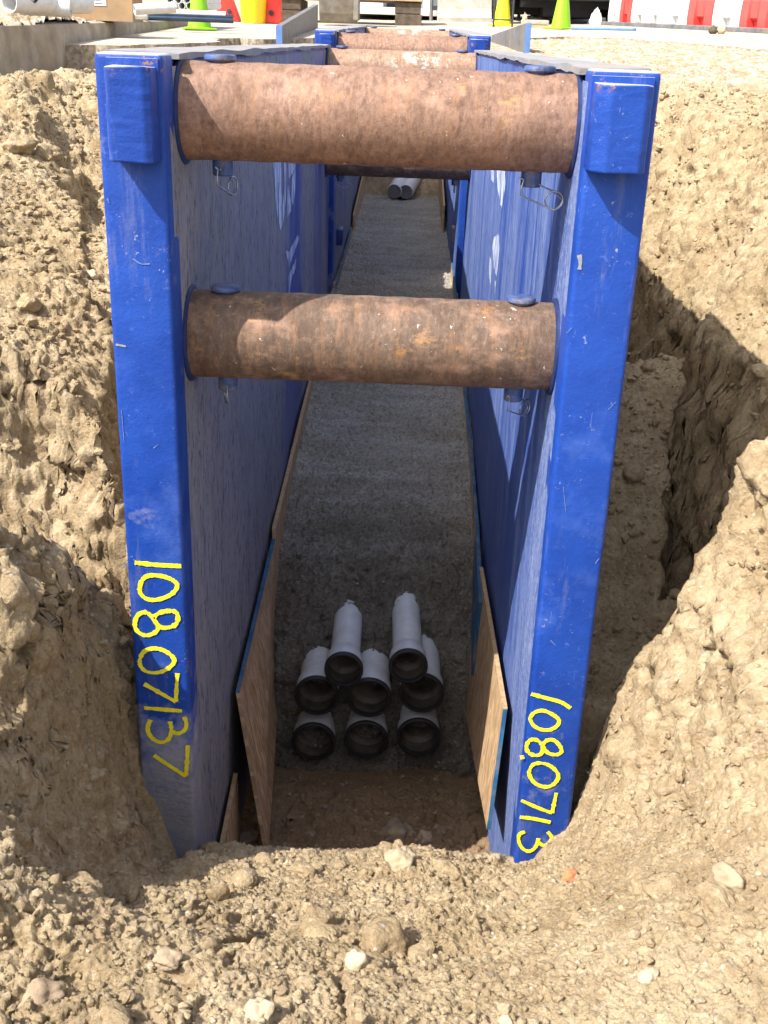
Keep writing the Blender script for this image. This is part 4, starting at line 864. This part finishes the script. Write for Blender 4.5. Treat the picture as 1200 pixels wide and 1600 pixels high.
bm = B(); box(bm, -.7, .7, .3, 4.6, .26, .62); box(bm, -.8, .8, .85, 1.05, .16, .45); box(bm, -.35, .45, .3, 1.0, .12, .3, bev=.05); obj('chassis', bm, M['blk'], t)  # near-black low chassis, axle and spare boxes stand in for shade underneath
def wheel(x, y):
    R = .40; bm = B(); n = 96; tr = lambda i: R-(.012 if i % 2 else 0)
    for sx in range(4):
        pass
    prof = [(0, R-.12), (.0, R-.03), (.02, R), (.23, R), (.25, R-.03), (.25, R-.12)]
    lathe(bm, (x, y, R+.006), (1, 0, 0), prof, 48)
    for i in range(36):
        a = i*math.pi/18
        for q in range(3):
            c = Vector((x+.03+q*.07, y+math.sin(a+.06*q)*(R+.004), R+.006+math.cos(a+.06*q)*(R+.004))); rdir = Vector((0, math.sin(a+.06*q), math.cos(a+.06*q))); tdir = Vector((0, math.cos(a+.06*q), -math.sin(a+.06*q)))
            hexa(bm, [c+Vector((sx, 0, 0))+tdir*st_+rdir*rz_ for rz_ in (-.01, .008) for sx, st_ in ((0, -.022), (.055, -.022), (.055, .022), (0, .022))])
    w = obj('wheel', bm, M['tyre'], t, ang=35); bm = B(); lathe(bm, (x-.004 if x < 0 else x+.254, y, R+.006), (-1 if x < 0 else 1, 0, 0), [(0, .2), (.004, .24), (.006, .05), (.02, .04)], 24); obj('hub', bm, M['grey'], w, ang=35)
wheel(-1.02, .95); wheel(.77, .95); wheel(-1.0, 4.3); wheel(.75, 4.3)
# rubbish heap under its tail
for k, (u0, u1, v, lb) in enumerate(((826, 868, 47, 'pale board lying in front of the truck, left of the lime cone'), (880, 896, 47, 'pale board end right of the lime cone'))):
    p = onstreet(u0, v); q = onstreet(u1, v); L = q[0]-p[0]; t = empty('scrap_board', (p[0], p[1]+.5, p[2]+.012)); tag(t, lb, 'board', 'scrap boards by the truck')
    bm = B(); box(bm, 0, L, 0, .4, 0, .06, bev=.005); obj('plank', bm, M['timber'], t)
    bm = B(); box(bm, .01, L*.9, .03, .4, .064, .13, bev=.02); obj('upper_plank', bm, M['cement'], t)
def sack(u, v, wx, h, mt, label, cat, name, dy=.4, sd=1):
    p = onstreet(u, v); bm = B(); bmesh.ops.create_icosphere(bm, subdivisions=4, radius=1)
    for q in bm.verts:
        d = q.co.copy(); f = 1+.22*mnoise.noise(d*2+Vector((sd, 0, 0)))+.1*mnoise.noise(d*6+Vector((sd, 2, 0))); tp = 1-.35*max(0, d.z)
        q.co = Vector((d.x*wx*f*tp, d.y*wx*.8*f*tp, (d.z*.5+.46)*h*f))
    o = obj(name, bm, mt, smooth=True); o.location = (p[0], p[1]+dy, p[2]+.01); tag(o, label, cat); return o
sack(934, 47, .085, .27, M['white'], 'upright white sack under the truck bumper', 'sack', 'white_sack', .3, 3)
sack(845, 40, .22, .16, M['cement'], 'crumpled grey plastic sheet left of the lime cone', 'plastic sheet', 'plastic_sheet', .9, 5)
sack(883, 38, .16, .17, M['cement'], 'crumpled grey plastic sheet right of the lime cone', 'plastic sheet', 'plastic_sheet', .9, 8)
p = onstreet(824, 36); o = sack(824, 44, .05, .2, M['timber'], 'small tan paper bag beside the left truck wheel', 'bag', 'paper_bag', .5, 9)

# ---------------------------------------------------------------- red and white water barriers, right
A = Vector(onstreet(968, 41)[:2]); Bq = Vector(onstreet(1204, 53)[:2]); dv = (Bq-A); dirv = dv.normalized(); ang = math.atan2(dirv.y, dirv.x)
def frac(u):
    lo, hi = -2.0, 3.0
    for _ in range(50):
        mm = (lo+hi)/2; q = A+dv*mm; c = RC@(np.array([q.x, q.y, float(street(q.x, q.y))])-CAM)
        if 600+FPX*c[0]/c[2] < u: lo = mm
        else: hi = mm
    return lo
def wbar(u0, u1, mt, label):
    f0, f1 = frac(u0), frac(u1); p0 = A+dv*f0; L = dv.length*(f1-f0)-.012
    z0 = float(street(p0.x, p0.y)); z1 = float(street((A+dv*f1).x, (A+dv*f1).y))
    t = empty('water_barrier', (p0.x, p0.y, z0+.062)); t.rotation_euler = (0, -math.atan2(z1-z0, L), ang); tag(t, label, 'barrier', 'red and white water filled barriers')
    xs = []; nb = max(1, round(L/.42)); bm = B(); rings = []
    for i in range(nb):
        s0, s1 = L*i/nb, L*(i+1)/nb
        for a, dn in ((0, 0), (.02, 1), (.30, 1), (.32, .0), (.36, 0), (.38, 1), (.62, 1), (.64, 0), (.68, 0), (.70, 1), (.98, 1), (.995, 0)):
            xs.append((s0+(s1-s0)*a, dn, (.30 < a < .40) or (.6 < a < .7)))
    for x, bulge, notch in xs:
        e = .018*bulge; nn = .07 if notch else 0
        rings.append([(x, -.24-e+nn*1.3, 0), (x, -.25-e+nn*1.3, .07), (x, -.25-e+nn*.2, .11), (x, -.245-e, .30), (x, -.20-e, .36), (x, -.09-e*.8, .62), (x, -.07, .9), (x, .07, .9), (x, .09, .62), (x, .20, .36), (x, .25, .3), (x, .25, 0)])
    loft(bm, rings); obj('barrier_body', bm, M[mt], t, ang=25)
    bm = B(); lathe(bm, (L/2, 0, .9), (0, 0, 1), [(0, .05), (.02, .05), (.022, .03)], 16); obj('filler_cap', bm, M['black'], t)
for u0, u1, mt, lb in ((972, 990, 'white', 'white water barrier nearest the truck, mostly hidden'), (990, 1008, 'rred', 'narrow looking red water barrier nearest the truck'), (1008, 1058, 'white', 'white water barrier between the two left red ones, farther half'),
        (1058, 1096, 'white', 'white water barrier just left of the big red one'), (1096, 1136, 'rred', 'big red water barrier above the rags on the kerb'), (1136, 1179, 'white', 'white water barrier right of the big red one'), (1179, 1222, 'rred', 'red water barrier cut by the right edge'), (1222, 1270, 'white', 'white water barrier just outside the right edge')):
    if u0 < 1200: wbar(u0, u1, mt, lb)
t = empty('kerb_rail', (A.x, A.y, float(street(A.x, A.y)))); t.rotation_euler = (0, -math.atan2(float(street(Bq.x, Bq.y)-street(A.x, A.y)), dv.length), ang); tag(t, 'dark grey kerb rail under the red and white barriers', 'kerb')
bm = B(); box(bm, -.4, dv.length+1.0, -.34, .3, 0, .06, bev=.012); obj('rail', bm, M['kerb'], t)
p = onstreet(1118, 54)
for k, (dx, lb, mt) in enumerate(((-.08, 'brown rag on the kerb rail, left of a pair', 'timberd'), (.08, 'brown leafy rag on the kerb rail, right of a pair', 'timber'))):
    o = sack(1118+dx*80, 55, .055, .10, M[mt], lb, 'rag', 'rag', -.05, 4+k)
a = onstreet(893, 48); b = onstreet(992, 50); bm = B(); pts = []
for i in range(16):
    f = i/15; q = a+(b-a)*f; pts.append((q[0], q[1]+.05*math.sin(f*5), street(q[0], q[1])+.03))
tube(bm, pts, .02, 10); tag(obj('hose', bm, M['hose'], smooth=True), 'blue hose lying on the road edge below the truck', 'hose')
